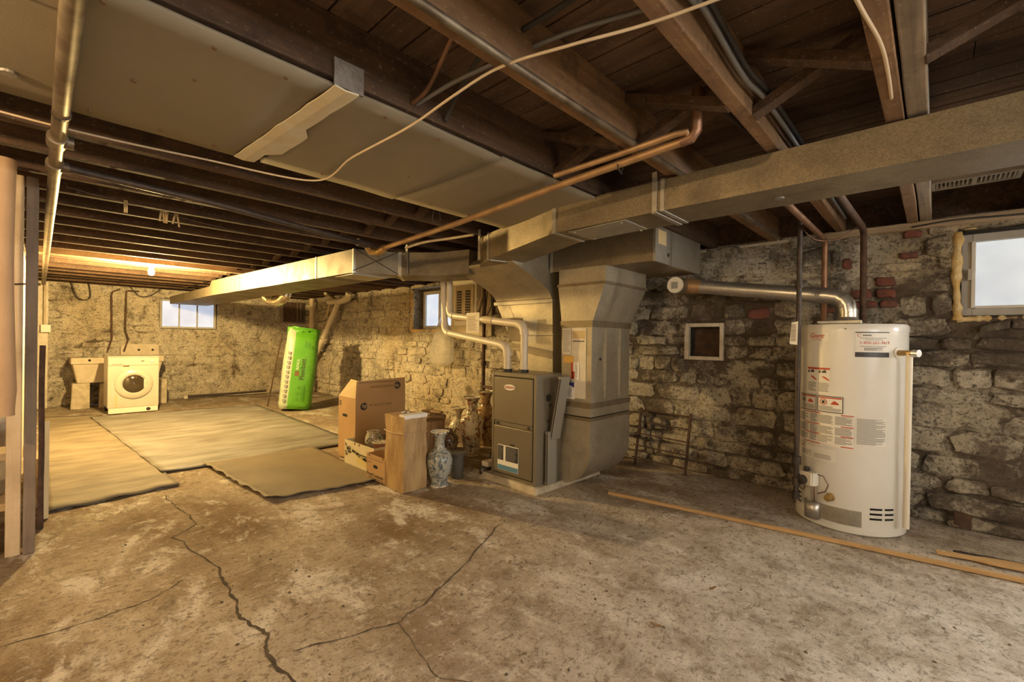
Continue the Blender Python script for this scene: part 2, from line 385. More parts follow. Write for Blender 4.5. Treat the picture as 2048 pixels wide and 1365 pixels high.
# --- rubble walls -------------------------------------------------
def rubble(name, O, u, n, L, H, holes, mat, mortar, bricks=(), seed=1, lim=300, near=None, sw=(.15, .40), sh=(.075, .15), prot=(.006, .03), depth=.32):
    rr = random.Random(seed); O, u, n = Vector(O), Vector(u), Vector(n); Z = Vector((0, 0, 1))
    P = lambda a, b, c: O + u * a + Z * b + n * c
    xs = sorted(set([round(L * i / int(L / .05), 4) for i in range(int(L / .05) + 1)] + [h[0] for h in holes] + [h[1] for h in holes]))
    zs = sorted(set([round(H * i / int(H / .05), 4) for i in range(int(H / .05) + 1)] + [h[2] for h in holes] + [h[3] for h in holes]))
    mb = MB(); idx = {}
    def vid(i, k):
        if (i, k) not in idx:
            a, b = xs[i], zs[k]; idx[i, k] = len(mb.v)
            mb.v.append(P(a, b, .022 * nz(a + seed * 7, b, 0, 1.7) + .016 * nz(a, b, seed, 6)))
        return idx[i, k]
    inh = lambda a, b: next((h for h in holes if h[0] < a < h[1] and h[2] < b < h[3]), None)
    for i in range(len(xs) - 1):
        for k in range(len(zs) - 1):
            h = inh((xs[i] + xs[i + 1]) / 2, (zs[k] + zs[k + 1]) / 2)
            if h:
                D = h[4]
                for (e, q) in (((i, k), (i + 1, k)), ((i, k + 1), (i + 1, k + 1)), ((i, k), (i, k + 1)), ((i + 1, k), (i + 1, k + 1))):
                    vert = e[0] == q[0]; on = (abs(xs[e[0]] - h[0]) < 1e-5 or abs(xs[e[0]] - h[1]) < 1e-5) if vert else (abs(zs[e[1]] - h[2]) < 1e-5 or abs(zs[e[1]] - h[3]) < 1e-5)
                    if on:
                        a, b = vid(*e), vid(*q); j = len(mb.v)
                        mb.v += [P(xs[q[0]], zs[q[1]], -D), P(xs[e[0]], zs[e[1]], -D)]; mb.f.append((a, b, j, j + 1))
            else: mb.f.append((vid(i, k), vid(i + 1, k), vid(i + 1, k + 1), vid(i, k + 1)))
    j = len(mb.v)   # back face keeps daylight out
    wall = tag(mb.build(name, mortar, smooth=True, fix=False), kind='structure')
    # stones in rough courses
    cells = []; z = .0
    while z < H - .03:
        h = min(rr.uniform(*sh), H - z); a = -rr.uniform(0, .3)
        while a < L:
            wd = rr.uniform(*sw) * (.7 + h * 3.2); cells.append([a, min(a + wd, L + .1), z, z + h]); a += wd
        z += h
    def poly(c, pad):
        a0, a1, b0, b1 = c; g = pad; pts = []
        w, hh = a1 - a0 - 2 * g, b1 - b0 - 2 * g; ca, cb = (a0 + a1) / 2, (b0 + b1) / 2
        for k in range(12):
            t = 2 * math.pi * (k + .5) / 12; cs, sn = math.cos(t), math.sin(t); e = .42
            pts.append((ca + math.copysign(abs(cs) ** e, cs) * w / 2 * rr.uniform(.80, 1.10), cb + math.copysign(abs(sn) ** e, sn) * hh / 2 * rr.uniform(.74, 1.16)))
        return pts, ca, cb
    def stone(c, br=False):
        pts, ca, cb = poly(c, .003); b = MB(); pr = rr.uniform(*prot) if not br else rr.uniform(.02, .03)
        base = .022 * nz(ca + seed * 7, cb, 0, 1.7); tilt = rr.uniform(-.06, .06), rr.uniform(-.1, .1)
        rings = []
        for s, cdep in ((1.0, -.035), (.97, pr * .55), (.80, pr), (.42, pr * 1.12)):
            rings.append([P(ca + (a - ca) * s, cb + (q - cb) * s, base + cdep + (tilt[0] * (a - ca) + tilt[1] * (q - cb) if cdep > 0 else 0)) for a, q in pts])
        b.loft(rings); return b, P(ca, cb, 0)
    st = []
    bl = [(h[0] - .02, h[1] + .02, h[2] - .02, h[3] + .02) for h in holes] + [(x[0], x[1], x[2], x[3]) for x in bricks]
    for c in cells:
        ok = True
        for h in bl:
            if c[0] < h[1] and c[1] > h[0] and c[2] < h[3] and c[3] > h[2]:
                # trim sideways where possible
                if c[0] < h[0] - .06: c[1] = h[0]
                elif c[1] > h[1] + .06: c[0] = h[1]
                else: ok = False; break
        if ok and c[1] - c[0] > .05 and c[1] > 0 and c[0] > -.05: st.append(c)
    built = [stone(c) for c in st]
    built.sort(key=lambda q: (q[1] - near).length)
    for b, p in built[:lim - len(bricks)]: b.build('stone', mat, wall, smooth='auto')
    rest = MB()
    for b, p in built[lim - len(bricks):]:
        i = len(rest.v); rest.v += b.v; rest.f += [tuple(i + k for k in f) for f in b.f]
    if rest.v: tag(rest.build('distant_stones', mat, wall, smooth='auto'), kind='stuff')
    for c in bricks: stone(list(c[:4]), True)[0].build('brick', 'brick_red', wall, smooth='auto')
    return wall
X0 = XF
bk = [(-.32, -.195, 1.585, 1.66), (-.46, -.33, 1.50, 1.575), (-.32, -.195, 1.495, 1.58), (-.44, -.30, 1.425, 1.49), (-.295, -.19, 1.43, 1.488), (-.51, -.445, 1.72, 1.81), (-1.16, -.98, 1.36, 1.47), (-.20, -.08, 1.76, 1.82), (-.18, -.06, 1.90, 1.96), (-.62, -.54, 1.40, 1.46)]
wall_right = rubble('wall_right', (X0, YW, 0), (1, 0, 0), (0, -1, 0), XB - X0, 2.02,
    [(.10 - X0, 1.02 - X0, 1.36, 1.93, .16), (1.45 - X0, 2.35 - X0, 1.36, 1.93, .16), (-6.12 - X0, -5.02 - X0, 1.30, 1.97, .26), (-1.633 - X0, -1.363 - X0, 1.05, 1.31, .22)],
    'wall_near', 'joint_near', [(a - X0, b - X0, c, d) for a, b, c, d in bk], seed=3, near=Vector((-.6, 3.2, 1.1)), lim=300, sw=(.10, .44), sh=(.06, .17), prot=(.004, .040))
wall_far = rubble('wall_far', (XF, -.35, 0), (0, 1, 0), (1, 0, 0), YW + .35, 2.02,
    [(1.50 + .35, 2.42 + .35, 1.29, 1.84, .2)], 'wall_far', 'joint_far', seed=11, near=Vector((-9, 2, 1)), lim=300, prot=(-.004, .020), sw=(.16, .44), sh=(.08, .18))
# far part of the right wall carries the paler whitewash too
for o in list(wall_right.children):
    if o.name.startswith('stone') and o.bound_box and (sum((Vector(c) for c in o.bound_box), Vector()) / 8).x < -2.0: o.data.materials[0] = MAT['wall_far']
    if o.name.startswith('distant'): o.data.materials[0] = MAT['wall_far']
wall_right.data.materials.append(MAT['joint_far'])
for p in wall_right.data.polygons:
    if p.center.x < -2.3: p.material_index = 1
tag(MB().box(XB, XB + .1, YL, YW, 0, 1.15).box(XB, XB + .1, YL, .2, 1.15, 2.2).box(XB, XB + .1, 1.9, YW, 1.15, 2.2).box(XB, XB + .1, .2, 1.9, 1.85, 2.2).build('wall_back', 'plaster_white'), kind='structure')
tag(MB().box(XF, XB, YL - .1, YL, 0, 2.2).build('wall_left', 'plaster_white'), kind='structure')
tag(MB().box(XF, -4.6, -.24, -.10, 0, 2.0).build('wall_partition', 'plaster_white'), kind='structure')
tag(MB().box(XF, XF + .09, YL, -.30, 0, 2.2).build('wall_stairwell', 'plaster_white'), kind='structure')
# white pier in the far left corner
tag(MB().box(XF, XF + .10, -.10, .10, 0, 1.98).build('trim_1', 'plaster_white'), kind='structure')
# sill plate and rim boards on top of the walls
sill = tag(MB().box(-.62, XB, YW - .07, YW + .10, 1.955, 2.0).build('trim_2', 'sill_wood', bevel=.004), kind='structure')
tag(MB().box(-3.2, -.62, YW - .03, YW + .1, 1.975, 2.0).build('trim_3', 'plaster_white', bevel=.004), kind='structure')
tag(MB().box(XF, XB, YW + .06, YW + .16, 2.0, 2.24).box(XF - .16, XF - .06, YL, YW, 2.0, 2.24).box(XF - .06, XF + .04, YL, YW + .1, 2.0, 2.24).build('trim_4', 'joist_wood'), kind='structure')
# --- ceiling: boards, joists, bridging, drywall -------------------
ceil = bpy.data.objects.new('ceiling', None); ceil.location = (0, 0, 2.2); col.objects.link(ceil); tag(ceil, kind='structure')
y = YL; k = 0
while y < YW + .1:
    wd = R_.uniform(.115, .14); cuts = [XF - .1] + sorted(R_.uniform(XF + 1.5, 1.0) for _ in range(2)) + [XB + .1]
    for a, b in zip(cuts, cuts[1:]):
        if b - a > .3: MB().box(a + .0015, b - .0015, y + .004, y + wd - .003, 2.2, 2.222 + R_.uniform(0, .003)).build('floorboard', 'board_wood', ceil)
    y += wd
MB().box(XF - .2, XB + .2, YL - .1, YW + .2, 2.228, 2.25).build('subfloor', 'black_void', ceil)
JX = [-.055, -.118, -.52, -.965, -1.425, -1.865, -2.305, -2.63, -3.0, -3.37, -3.72, -4.08, -4.43, -4.85, -5.28, -5.72, -6.15, -6.6, -7.05, -7.5, -7.95, -8.4, -8.85, -9.3, -9.75, .42, .87, 1.32, 1.77, 2.22]
def joist(x, wdt, z0, mat, y0=YL, y1=YW + .08):
    n = 26; rings = []
    for i in range(n + 1):
        yy = y0 + (y1 - y0) * i / n; d = lambda s: .0035 * nz(x * 9 + s * 3, yy, s, 2.3)
        rings.append([(x - wdt / 2 + d(1), yy, z0 + d(2)), (x + wdt / 2 + d(3), yy, z0 + d(4)), (x + wdt / 2 + d(5), yy, 2.2), (x - wdt / 2 + d(6), yy, 2.2)])
    return MB().loft(rings).build('joist', mat, ceil, bevel=.004)
for i, x in enumerate(JX):
    mt = 'joist_tan' if x in (-.52, -.965, -.118) else ('joist_pale' if x == -.055 else ('joist_wood' if x > -4.2 or x < -8 else 'joist_wood'))
    joist(x, .05 if i > 1 else .056, 2.0 + R_.uniform(-.006, .006), mt)
joist(-6.54, .045, 1.985, 'sill_wood', -.1, 2.3)           # the pale sistered joist by the bulb
joist(-6.66, .045, 1.99, 'sill_wood', -.1, 2.3)
xs = sorted(JX)
for a, b in zip(xs, xs[1:]):
    if b - a < .2 or b > .6: continue
    for yy, (za, zb) in ((1.78 + R_.uniform(-.03, .03), (2.015, 2.18)), (1.69 + R_.uniform(-.03, .03), (2.18, 2.015))):
        MB().bar((a + .02, yy, za), (b - .02, yy, zb), .055, .035).build('bridging_strut', 'joist_wood', ceil, bevel=.003)
MB().bar((-.02, 1.2, 2.18), (.42, 1.2, 2.02), .055, .035).build('bridging_strut', 'joist_wood', ceil)
def panel(y0, y1, sag):
    rows = []
    for i in range(13):
        yy = y0 + (y1 - y0) * i / 12
        rows.append([(-2.285 + .885 * j / 10 + (.012 * nz(yy, j, 4, 3) if j in (0, 10) else 0), yy, 1.985 - sag * math.sin(math.pi * j / 10) * (.5 + .5 * math.sin(i * .7)) - .006 * (j == 10) - sag * .6 * math.exp(-((i - 12) / 2.) ** 2)) for j in range(11)])
    o = MB().grid(rows).build('drywall_panel', 'drywall', ceil, smooth=True, thick=.012, fix=False)
    return o
pA = panel(-1.2, .655, .006); pB = panel(.70, 1.395, .010); pC = panel(1.405, 2.45, .016)
for p_, pts in ((pA, [(-2.09, -.07, .022, 'foil_dull'), (-1.47, .10, .006, 'ink_brown'), (-1.47, .33, .006, 'ink_brown'), (-1.47, .52, .006, 'ink_brown'), (-1.85, .2, .006, 'ink_brown'), (-1.70, .33, .005, 'ink_brown'), (-2.22, .12, .006, 'ink_brown'), (-2.22, .32, .006, 'ink_brown'), (-2.22, .50, .006, 'ink_brown'), (-1.6, -.05, .006, 'ink_brown')]),
                (pB, [(-1.46, .86, .006, 'ink_brown'), (-1.46, 1.1, .006, 'ink_brown'), (-1.8, 1.0, .005, 'ink_brown'), (-2.2, .95, .005, 'ink_brown'), (-1.9, 1.25, .005, 'ink_brown'), (-1.47, 1.34, .006, 'ink_brown')]),
                (pC, [(-1.68, 1.56, .016, 'foil_dull'), (-2.06, 1.54, .016, 'foil_dull'), (-1.5, 1.6, .005, 'ink_brown'), (-2.2, 1.6, .005, 'ink_brown'), (-2.2, 1.9, .005, 'ink_brown')])):
    for x, yy, r, mt in pts: MB().lathe([(0, -.004), (r, -.004), (r, .004)], (x, yy, 1.974), 12).build('screw' if r < .01 else 'washer_plate', mt, p_)
# cream board closing the seam between two panels, with its foil flap
rows = []
for i in range(15):
    t = i / 14; x = -2.262 + .88 * t; e = .006 * nz(x, 1, 1, 20); yy = .622 + .05 * t
    rows.append([(x, yy - .035 + e, 1.966 + .004 * nz(x, 5, 2, 9)), (x, yy + .0, 1.962), (x, yy + (.085 if .18 < t < .56 else .045) + e, 1.966)])
MB().grid(rows).build('seam_strip', 'patch_cream', ceil, thick=.006, fix=False)
MB().box(-1.396, -1.388, .635, .735, 1.972, 2.06).build('foil_flap', 'foil_dull', ceil)

# --- windows ------------------------------------------------------
def window(name, kind, a0, a1, z0, z1, at, bars, pm, fm, fw=.035, dep=.05):
    """kind 'y': in the right wall (plane y=at, room towards -y); 'x': in the far wall"""
    P = (lambda a, c, z: (a, at - c, z)) if kind == 'y' else (lambda a, c, z: (at + c, a, z))
    def bx(p0, p1, q0, q1, c0, c1):
        b = MB(); A, B = P(p0, c0, q0), P(p1, c1, q1)
        return b.box(min(A[0], B[0]), max(A[0], B[0]), min(A[1], B[1]), max(A[1], B[1]), q0, q1)
    root = bx(a0 - .14, a1 + .14, z0 - .14, z1 + .12, -.05, -.02).build(name, 'plastic_dark'); tag(root, kind='structure')
    n = bars + 1; wd = (a1 - a0 - fw) / n
    for (p0, p1, q0, q1) in ((a0, a0 + fw, z0, z1), (a1 - fw, a1, z0, z1), (a0 + fw, a1 - fw, z0, z0 + fw), (a0 + fw, a1 - fw, z1 - fw, z1)):
        bx(p0, p1, q0, q1, -.02, dep - .02).build('window_frame', fm, root, bevel=.004)
    for k in range(1, n): bx(a0 + wd * k, a0 + wd * k + fw * .6, z0 + fw, z1 - fw, -.015, .018).build('mullion', fm, root)
    for k in range(n): bx(a0 + fw * (k == 0) + wd * k, a0 + wd * (k + 1) + fw * .6 * (k < n - 1), z0 + fw, z1 - fw, -.012, -.004).build('pane', pm, root)
    return root
w1 = window('window_1', 'y', .12, 1.0, 1.37, 1.90, YW + .10, 0, 'pane_right', 'frame_grey', .05, .055)
MB().box(.165, .185, YW + .045, YW + .1, 1.42, 1.85).box(.185, .98, YW + .05, YW + .095, 1.415, 1.432).build('sash', 'frame_white', w1, bevel=.003)
MB().box(.15, .168, YW + .03, YW + .05, 1.60, 1.67).build('hinge', 'frame_grey', w1)
w2 = window('window_2', 'y', -6.05, -5.10, 1.33, 1.93, YW + .22, 0, 'pane_mid', 'frame_white', .05, .05)
MB().box(-5.62, -5.57, YW + .17, YW + .23, 1.38, 1.88).build('sash', 'frame_white', w2)
w3 = window('window_3', 'x', 1.52, 2.40, 1.30, 1.84, XF - .14, 2, 'pane_far', 'frame_grey', .035, .05)
for a, b, c in ((1.47, 2.33, 0),): window('window_4', 'y', a, b, 1.38, 1.90, YW + .12, 1, 'pane_side', 'frame_white')
root = tag(MB().box(XB + .06, XB + .07, .2, 1.9, 1.15, 1.85).build('fill_window', 'pane_fill'), kind='structure')  # unseen window, added to throw daylight fill from behind
for a in (.2, .76, 1.32, 1.86): MB().box(XB + .02, XB + .06, a, a + .04, 1.15, 1.85).build('mullion', 'frame_white', root)
# expanding foam around window 1
def foam(pts, r):
    b = MB(); out = []
    for (p, q) in zip(pts, pts[1:]):
        for k in range(20): out.append(Vector(p).lerp(Vector(q), k / 20))
    rr = [r * .75 * (1 + .8 * nz(p.x * 3, p.z, p.y, 19)) for p in out]
    return b.tube(out, rr, 8)
foam([(.105, YW + .01, 1.34), (.095, YW + .0, 1.6), (.10, YW + .01, 1.93)], .030).build('foam_bead', 'foam', w1, smooth=True)
foam([(.10, YW + .02, 1.945), (.5, YW + .03, 1.95), (1.0, YW + .03, 1.945)], .020).build('foam_bead', 'foam', w1, smooth=True)
foam([(.10, YW + .01, 1.345), (.5, YW + .03, 1.352), (1.0, YW + .02, 1.35)], .022).build('foam_bead', 'foam', w1, smooth=True)
foam([(-6.12, YW + .02, 1.30), (-6.12, YW + .04, 1.6), (-6.12, YW + .03, 1.97)], .035).build('foam_bead', 'foam', w2, smooth=True)
foam([(-6.1, YW + .0, 1.30), (-5.6, YW + .02, 1.30), (-5.1, YW + .0, 1.30)], .03).build('foam_bead', 'foam', w2, smooth=True)
# loose stone ledge below window 1
for a, b, z, t in ((.20, .33, 1.255, .10), (.335, .50, 1.285, -.03), (.51, .7, 1.28, .02)):
    p = MB().hexa([(a, YW - .06, z), (b, YW - .07, z + t * .3), (b, YW + .03, z + t * .3), (a, YW + .03, z), (a + .01, YW - .055, z + .045), (b, YW - .065, z + .05 + t * .3), (b, YW + .03, z + .05 + t * .3), (a, YW + .03, z + .05)])
    p.build('ledge_stone', 'wall_near', wall_right, bevel=.008)
# soot door hole with its whitewashed frame
t = thing('cleanout_frame', 'square white frame around the dark hole in the stone wall', 'wall opening', (-1.5, YW, 1.18))
for a, b, c, d in ((-1.672, -1.632, 1.015, 1.345), (-1.364, -1.330, 1.015, 1.345), (-1.632, -1.364, 1.312, 1.345), (-1.632, -1.364, 1.015, 1.048)):
    MB().box(a, b, YW - .035, YW + .02, c, d).build('frame_side', 'plaster_white', t, bevel=.006)
MB().box(-1.632, -1.364, YW + .12, YW + .13, 1.048, 1.312).build('rusty_back_plate', 'iron_rust', t)

# ================================================================== LEFT EDGE: posts, stairs
t = thing('wood_post', 'cream painted wooden post standing at the foot of the stairs', 'post', (-3.52, -.085, 0))
MB().box(-3.56, -3.49, -.113, -.058, 0, 2.0).build('post_body', 'post_wood', t, bevel=.004)
MB().tube([(-3.488, -.12, 1.44), (-3.482, -.085, 1.425), (-3.486, -.05, 1.43)], .005, 6).build('wire_tie', 'iron_rust', t)
origin_to(tag(MB().box(-3.55, -3.48, -.050, -.004, 0, 2.0).build('plank_post', 'grey_wood', bevel=.004), 'grey weathered plank fixed upright beside the cream post', 'post'), (-3.5, -.03, 0))
origin_to(tag(MB().loft([[(-3.9 + .05 * z + a, .015 + b + .004 * nz(z, 2, 1, 3), z) for a, b in ((-.02, -.012), (.02, -.012), (.02, .014), (-.02, .014))] for z in [i * .1 for i in range(12)]]).build('rusty_angle_iron', 'iron_rust'), 'dark rusty iron bar leaning behind the grey plank', 'bar'), (-3.9, .015, 0))
origin_to(tag(MB().prism([(-4.05, .03, 0.005), (-6.1, .03, 0.005), (-6.1, .03, .10), (-5.2, .03, .34), (-4.05, .03, .62)], (0, .022, 0)).build('leaning_panel', 'box_cream'), 'pale triangular offcut panel on edge behind the posts', 'panel'), (-5, .04, 0))
o = MB().loft([[(-3.22 + .055 * math.cos(a) * (1 if z > .8 else .85), -.128 + .055 * math.sin(a) * (1 if z > .8 else .85) + .01 * math.sin(z * 3), z) for a in [2 * math.pi * k / 18 for k in range(18)]] for z in (.775, .80, .9, 1.1, 1.3, 1.5, 1.7, 1.9, 1.995)]).build('carpet_roll', 'brown_roll', smooth='auto')
origin_to(tag(o, 'brown smooth roll hanging upright at the left edge of the picture', 'roll'), (-3.22, -.128, .775))
st = thing('staircase', 'wooden open stairs behind the cream post at the left edge', 'stairs', (-4.3, -.6, 0))
for k in range(1, 9):
    x = -3.38 - .21 * k; z = .03 + .23 * k
    if z > 1.95: break
    MB().box(x - .25, x, -1.05, -.097, z - .04, z).build('tread', 'post_wood', st, bevel=.004)
MB().bar((-3.3, -1.02, .02), (-5.2, -1.02, 2.1), .04, .22).build('stringer', 'post_wood', st)
MB().bar((-3.5, -.20, .08), (-5.2, -.20, 1.98), .03, .16).build('stringer', 'grey_wood', st)
# ================================================================== DUCTWORK
def ring(x, y0, y1, z0, z1): return [(x, y0, z0), (x, y1, z0), (x, y1, z1), (x, y0, z1)]
def ring2(a, b, z0, z1): return [(a[0], a[1], z0), (b[0], b[1], z0), (b[0], b[1], z1), (a[0], a[1], z1)]
def grow(r, d):
    c = sum((Vector(p) for p in r), Vector()) / 4; out = []
    for p in r:
        p = Vector(p); v = p - c; h = Vector((v.x, v.y, 0)); h = h.normalized() * d if h.length > 1e-6 else h
        out.append(p + h + Vector((0, 0, d if v.z > 0 else -d)))
    return out
def cleat(r, axis, parent, wd=.022, d=.004, mat='galvanised_clean'):
    a = Vector(axis).normalized() * wd / 2
    MB().loft([[Vector(p) - a for p in grow(r, d)], [Vector(p) + a for p in grow(r, d)]]).build('seam_cleat', mat, parent)
D = thing('supply_duct', 'long rectangular galvanised supply duct running across the joists to the right edge', 'duct', (-1, 2.3, 1.83))
R0 = ring(2.3, 2.14, 2.44, 1.83, 1.985); R1 = ring(-.55, 2.14, 2.44, 1.83, 1.985); R1b = ring(-1.0, 2.14, 2.44, 1.83, 1.985); R2 = ring(-1.69, 2.145, 2.445, 1.825, 1.985); R3 = ring2((-2.50, 2.36), (-2.42, 2.66), 1.785, 1.985)
MB().loft([R0, R1b]).build('duct_section', 'galvanised', D)
MB().loft([R1b, R2]).build('duct_section', 'galvanised', D)
MB().loft([R2, R3]).build('duct_section', 'galvanised', D)
cleat(R1b, (1, 0, 0), D, .02); cleat(R2, (1, 0, 0), D, .03); cleat(R3, (1, -.27, 0), D, .025)
el = []
for k in range(9):
    a = math.radians(105 + 75 * k / 8 - 0) ; cxx, cyy = -2.42, 2.74
    ang = math.radians(262 - 82 * k / 8)
    o_ = (cxx + .40 * math.cos(ang) * (1.02), cyy + .38 * math.sin(ang)); i_ = (cxx + .07 * math.cos(ang), cyy + .07 * math.sin(ang))
    el.append(ring2(o_, i_, 1.775, 1.985))
MB().loft([R3] + el).build('duct_elbow', 'galvanised', D, smooth='auto')
for x in (-1.04, .7): MB().box(x - .013, x + .013, 2.133, 2.138, 1.83, 2.03).box(x - .013, x + .013, 2.133, 2.447, 1.822, 1.827).box(x - .013, x + .013, 2.443, 2.448, 1.83, 2.03).build('hanger_strap', 'galvanised_clean', D)
MB().box(-2.60, -2.575, 2.348, 2.353, 1.79, 2.03).build('hanger_strap', 'galvanised_clean', D)
MB().hexa([(-1.60, 2.17, 1.818), (-1.22, 2.16, 1.8245), (-1.22, 2.42, 1.8245), (-1.60, 2.43, 1.818), (-1.60, 2.17, 1.822), (-1.22, 2.16, 1.828), (-1.22, 2.42, 1.828), (-1.60, 2.43, 1.822)]).build('patch_plate', 'galvanised_clean', D)
for x, yy in ((-1.57, 2.19), (-1.25, 2.18), (-1.25, 2.40), (-1.57, 2.41)): MB().lathe([(0, -.004), (.006, -.003), (.006, .002)], (x, yy, 1.818), 8).build('screw', 'galvanised_clean', D)
MB().lathe([(.02, 0), (.02, -.003), (.014, -.004), (0, -.004)], (-.52, 2.30, 1.83), 16).build('test_hole_cap', 'flue_metal', D)
# supply plenum on the furnace with the curved boot up to the duct
PL = thing('supply_plenum', 'lit galvanised plenum with curved boot standing on the furnace', 'duct', (-2.45, 3.1, .905))
MB().loft([[(-2.66, 2.98, .905), (-2.34, 2.98, .905), (-2.34, 3.28, .905), (-2.66, 3.28, .905)], [(-2.78, 2.97, 1.10), (-2.335, 2.97, 1.10), (-2.335, 3.36, 1.10), (-2.78, 3.36, 1.10)], [(-2.99, 2.95, 1.50), (-2.33, 2.95, 1.50), (-2.33, 3.5, 1.50), (-2.99, 3.5, 1.50)]]).build('plenum_body', 'galvanised_drop', PL)
cleat([(-2.78, 2.97, 1.10), (-2.335, 2.97, 1.10), (-2.335, 3.36, 1.10), (-2.78, 3.36, 1.10)], (0, 0, 1), PL, .02, .006)
MB().loft([[(-3.01, 2.93, 1.49), (-2.315, 2.93, 1.49), (-2.315, 3.5, 1.49), (-3.01, 3.5, 1.49)], [(-3.01, 2.93, 1.52), (-2.315, 2.93, 1.52), (-2.315, 3.5, 1.52), (-3.01, 3.5, 1.52)]]).build('plenum_flange', 'galvanised_clean', PL)
rr = []
for k in range(11):
    t = k / 10; z = 1.525 + .255 * t; q = 1 - math.cos(t * math.pi / 2); yy = 2.94 - .42 * q
    rr.append([(-2.99 - .10 * t, yy, z), (-2.33 - .06 * t, yy, z), (-2.33 - .06 * t, 3.5, z), (-2.99 - .10 * t, 3.5, z)])
rr.append([(-3.09, 2.52, 1.80), (-2.39, 2.52, 1.80), (-2.39, 3.5, 1.80), (-3.09, 3.5, 1.80)]); rr.append([(-3.09, 2.75, 1.97), (-2.39, 2.75, 1.97), (-2.39, 3.5, 1.97), (-3.09, 3.5, 1.97)])
MB().loft(rr).build('curved_boot', 'galvanised_drop', PL, smooth='auto')
MB().bar((-2.55, 2.905, 1.16), (-2.55, 2.925, 1.36), .16, .001, up=(0, 1, 0)).build('clear_plastic_sheet', 'polythene', PL)
MB().bar((-2.66, 2.945, 1.22), (-2.3, 2.945, 1.22), .03, .003).build('tape_strip', 'paper', PL)
# far trunk to the left
T = thing('branch_trunk_duct', 'pale galvanised trunk duct running along the far joists past the bulb', 'duct', (-6, 2.0, 1.73))
S0 = ring(-9.9, 1.60, 2.16, 1.73, 1.86); S1 = ring(-7.35, 1.63, 2.2, 1.73, 1.86); S1b = ring(-7.25, 1.63, 2.2, 1.73, 1.93); S2 = ring(-3.62, 1.84, 2.24, 1.73, 1.93)
MB().loft([S0, S1]).build('duct_section', 'galvanised_trunk', T); MB().loft([S1, S1b]).build('duct_reducer', 'galvanised_trunk', T)
for a, b in ((0, .16), (.16, .28), (.28, .82), (.82, 1.)):
    L_ = lambda t: [tuple(Vector(p).lerp(Vector(q), t)) for p, q in zip(S1b, S2)]
    MB().loft([L_(a), L_(b)]).build('duct_section', 'galvanised_trunk', T)
    cleat(L_(b), (1, 0, 0), T, .018, .003)
S3 = ring2((-3.45, 2.19), (-3.74, 2.42), 1.73, 1.93); S4 = ring2((-3.18, 2.42), (-3.45, 2.72), 1.73, 1.935); S5 = ring2((-2.9, 2.52), (-3.0, 2.9), 1.74, 1.94)
MB().loft([S2, S3]).build('duct_section', 'galvanised_trunk', T); MB().loft([S3, S4, S5]).build('duct_elbow', 'galvanised_trunk', T, smooth='auto'); cleat(S3, (.6, .8, 0), T, .03, .004)
MB().box(-3.40, -3.37, 2.215, 2.22, 1.74, 2.03).build('hanger_strap', 'galvanised_clean', T)
MB().tube([(-3.62, 1.84, 1.94), (-3.45, 2.19, 1.73)], .004, 5).build('bracing_wire', 'cable_black', T); MB().tube([(-3.61, 1.83, 1.74), (-3.44, 2.17, 1.93)], .003, 5).build('bracing_wire', 'cable_black', T)
MB().box(-4.0, -3.66, 1.86, 2.2, 1.722, 1.728).build('patch_plate', 'galvanised_clean', T)
# return air box and drop
Q = thing('return_duct', 'grey galvanised return air duct dropping down the right side of the furnace', 'duct', (-2.0, 3.2, 0))
MB().box(-2.36, -1.44, 2.97, 3.78, 1.745, 1.99).build('header_box', 'galvanised', Q)
MB().box(-1.45, -1.432, 2.965, 3.785, 1.74, 1.995).build('end_cap', 'galvanised_clean', Q)
MB().box(-1.4315, -1.428, 3.0, 3.13, 1.87, 1.97).build('paper_label', 'cardboard_pale', Q)
MB().lathe([(.014, 0), (.014, .006), (0, .006)], (-1.432, 3.17, 1.81), 14, (1, 0, 0)).build('hole_plug', 'plastic_dark', Q)
cleat(ring(-2.36, 2.97, 3.78, 1.745, 1.99), (1, 0, 0), Q, .03)
def rz(x0, x1, y0, y1, z): return [(x0, y0, z), (x1, y0, z), (x1, y1, z), (x0, y1, z)]
MB().loft([rz(-2.24, -1.80, 2.92, 3.56, 1.745), rz(-2.24, -1.80, 2.92, 3.56, 1.62)]).build('collar', 'galvanised_drop', Q)
MB().loft([rz(-2.245, -1.80, 2.915, 3.57, 1.62), rz(-2.20, -1.905, 2.91, 3.49, 1.32)]).build('taper_section', 'galvanised_drop', Q)
cleat(rz(-2.245, -1.80, 2.915, 3.57, 1.625), (0, 0, 1), Q, .022, .009, 'galvanised'); cleat(rz(-2.20, -1.905, 2.91, 3.49, 1.315), (0, 0, 1), Q, .05, .010, 'galvanised')
MB().loft([rz(-2.20, -1.91, 2.91, 3.49, 1.30), rz(-2.19, -1.91, 2.91, 3.49, .69)]).build('drop_section', 'galvanised_drop', Q)
for yy in (3.10, 3.32): MB().box(-1.911, -1.895, yy, yy + .010, .72, 1.28).build('standing_seam', 'galvanised_clean', Q)
cleat(rz(-2.20, -1.905, 2.905, 3.495, .68), (0, 0, 1), Q, .04, .010, 'galvanised')
MB().loft([rz(-2.20, -1.905, 2.90, 3.50, .67), rz(-2.20, -1.905, 2.90, 3.50, .585)]).build('drop_section', 'galvanised_drop', Q)
cleat(rz(-2.20, -1.905, 2.90, 3.50, .575), (0, 0, 1), Q, .025, .010, 'galvanised')
prof = [(-2.20, .565), (-1.905, .565), (-1.905, .40)]
for k in range(10):
    a = math.radians(90 * k / 9); prof.append((-2.195 + .29 * math.cos(a), .32 - .29 * math.sin(a)))
prof += [(-2.30, .03), (-2.30, .40), (-2.20, .40)]
MB().prism([(x, 2.90, z) for x, z in prof], (0, .60, 0)).build('base_elbow', 'galvanised_drop', Q, smooth='auto')
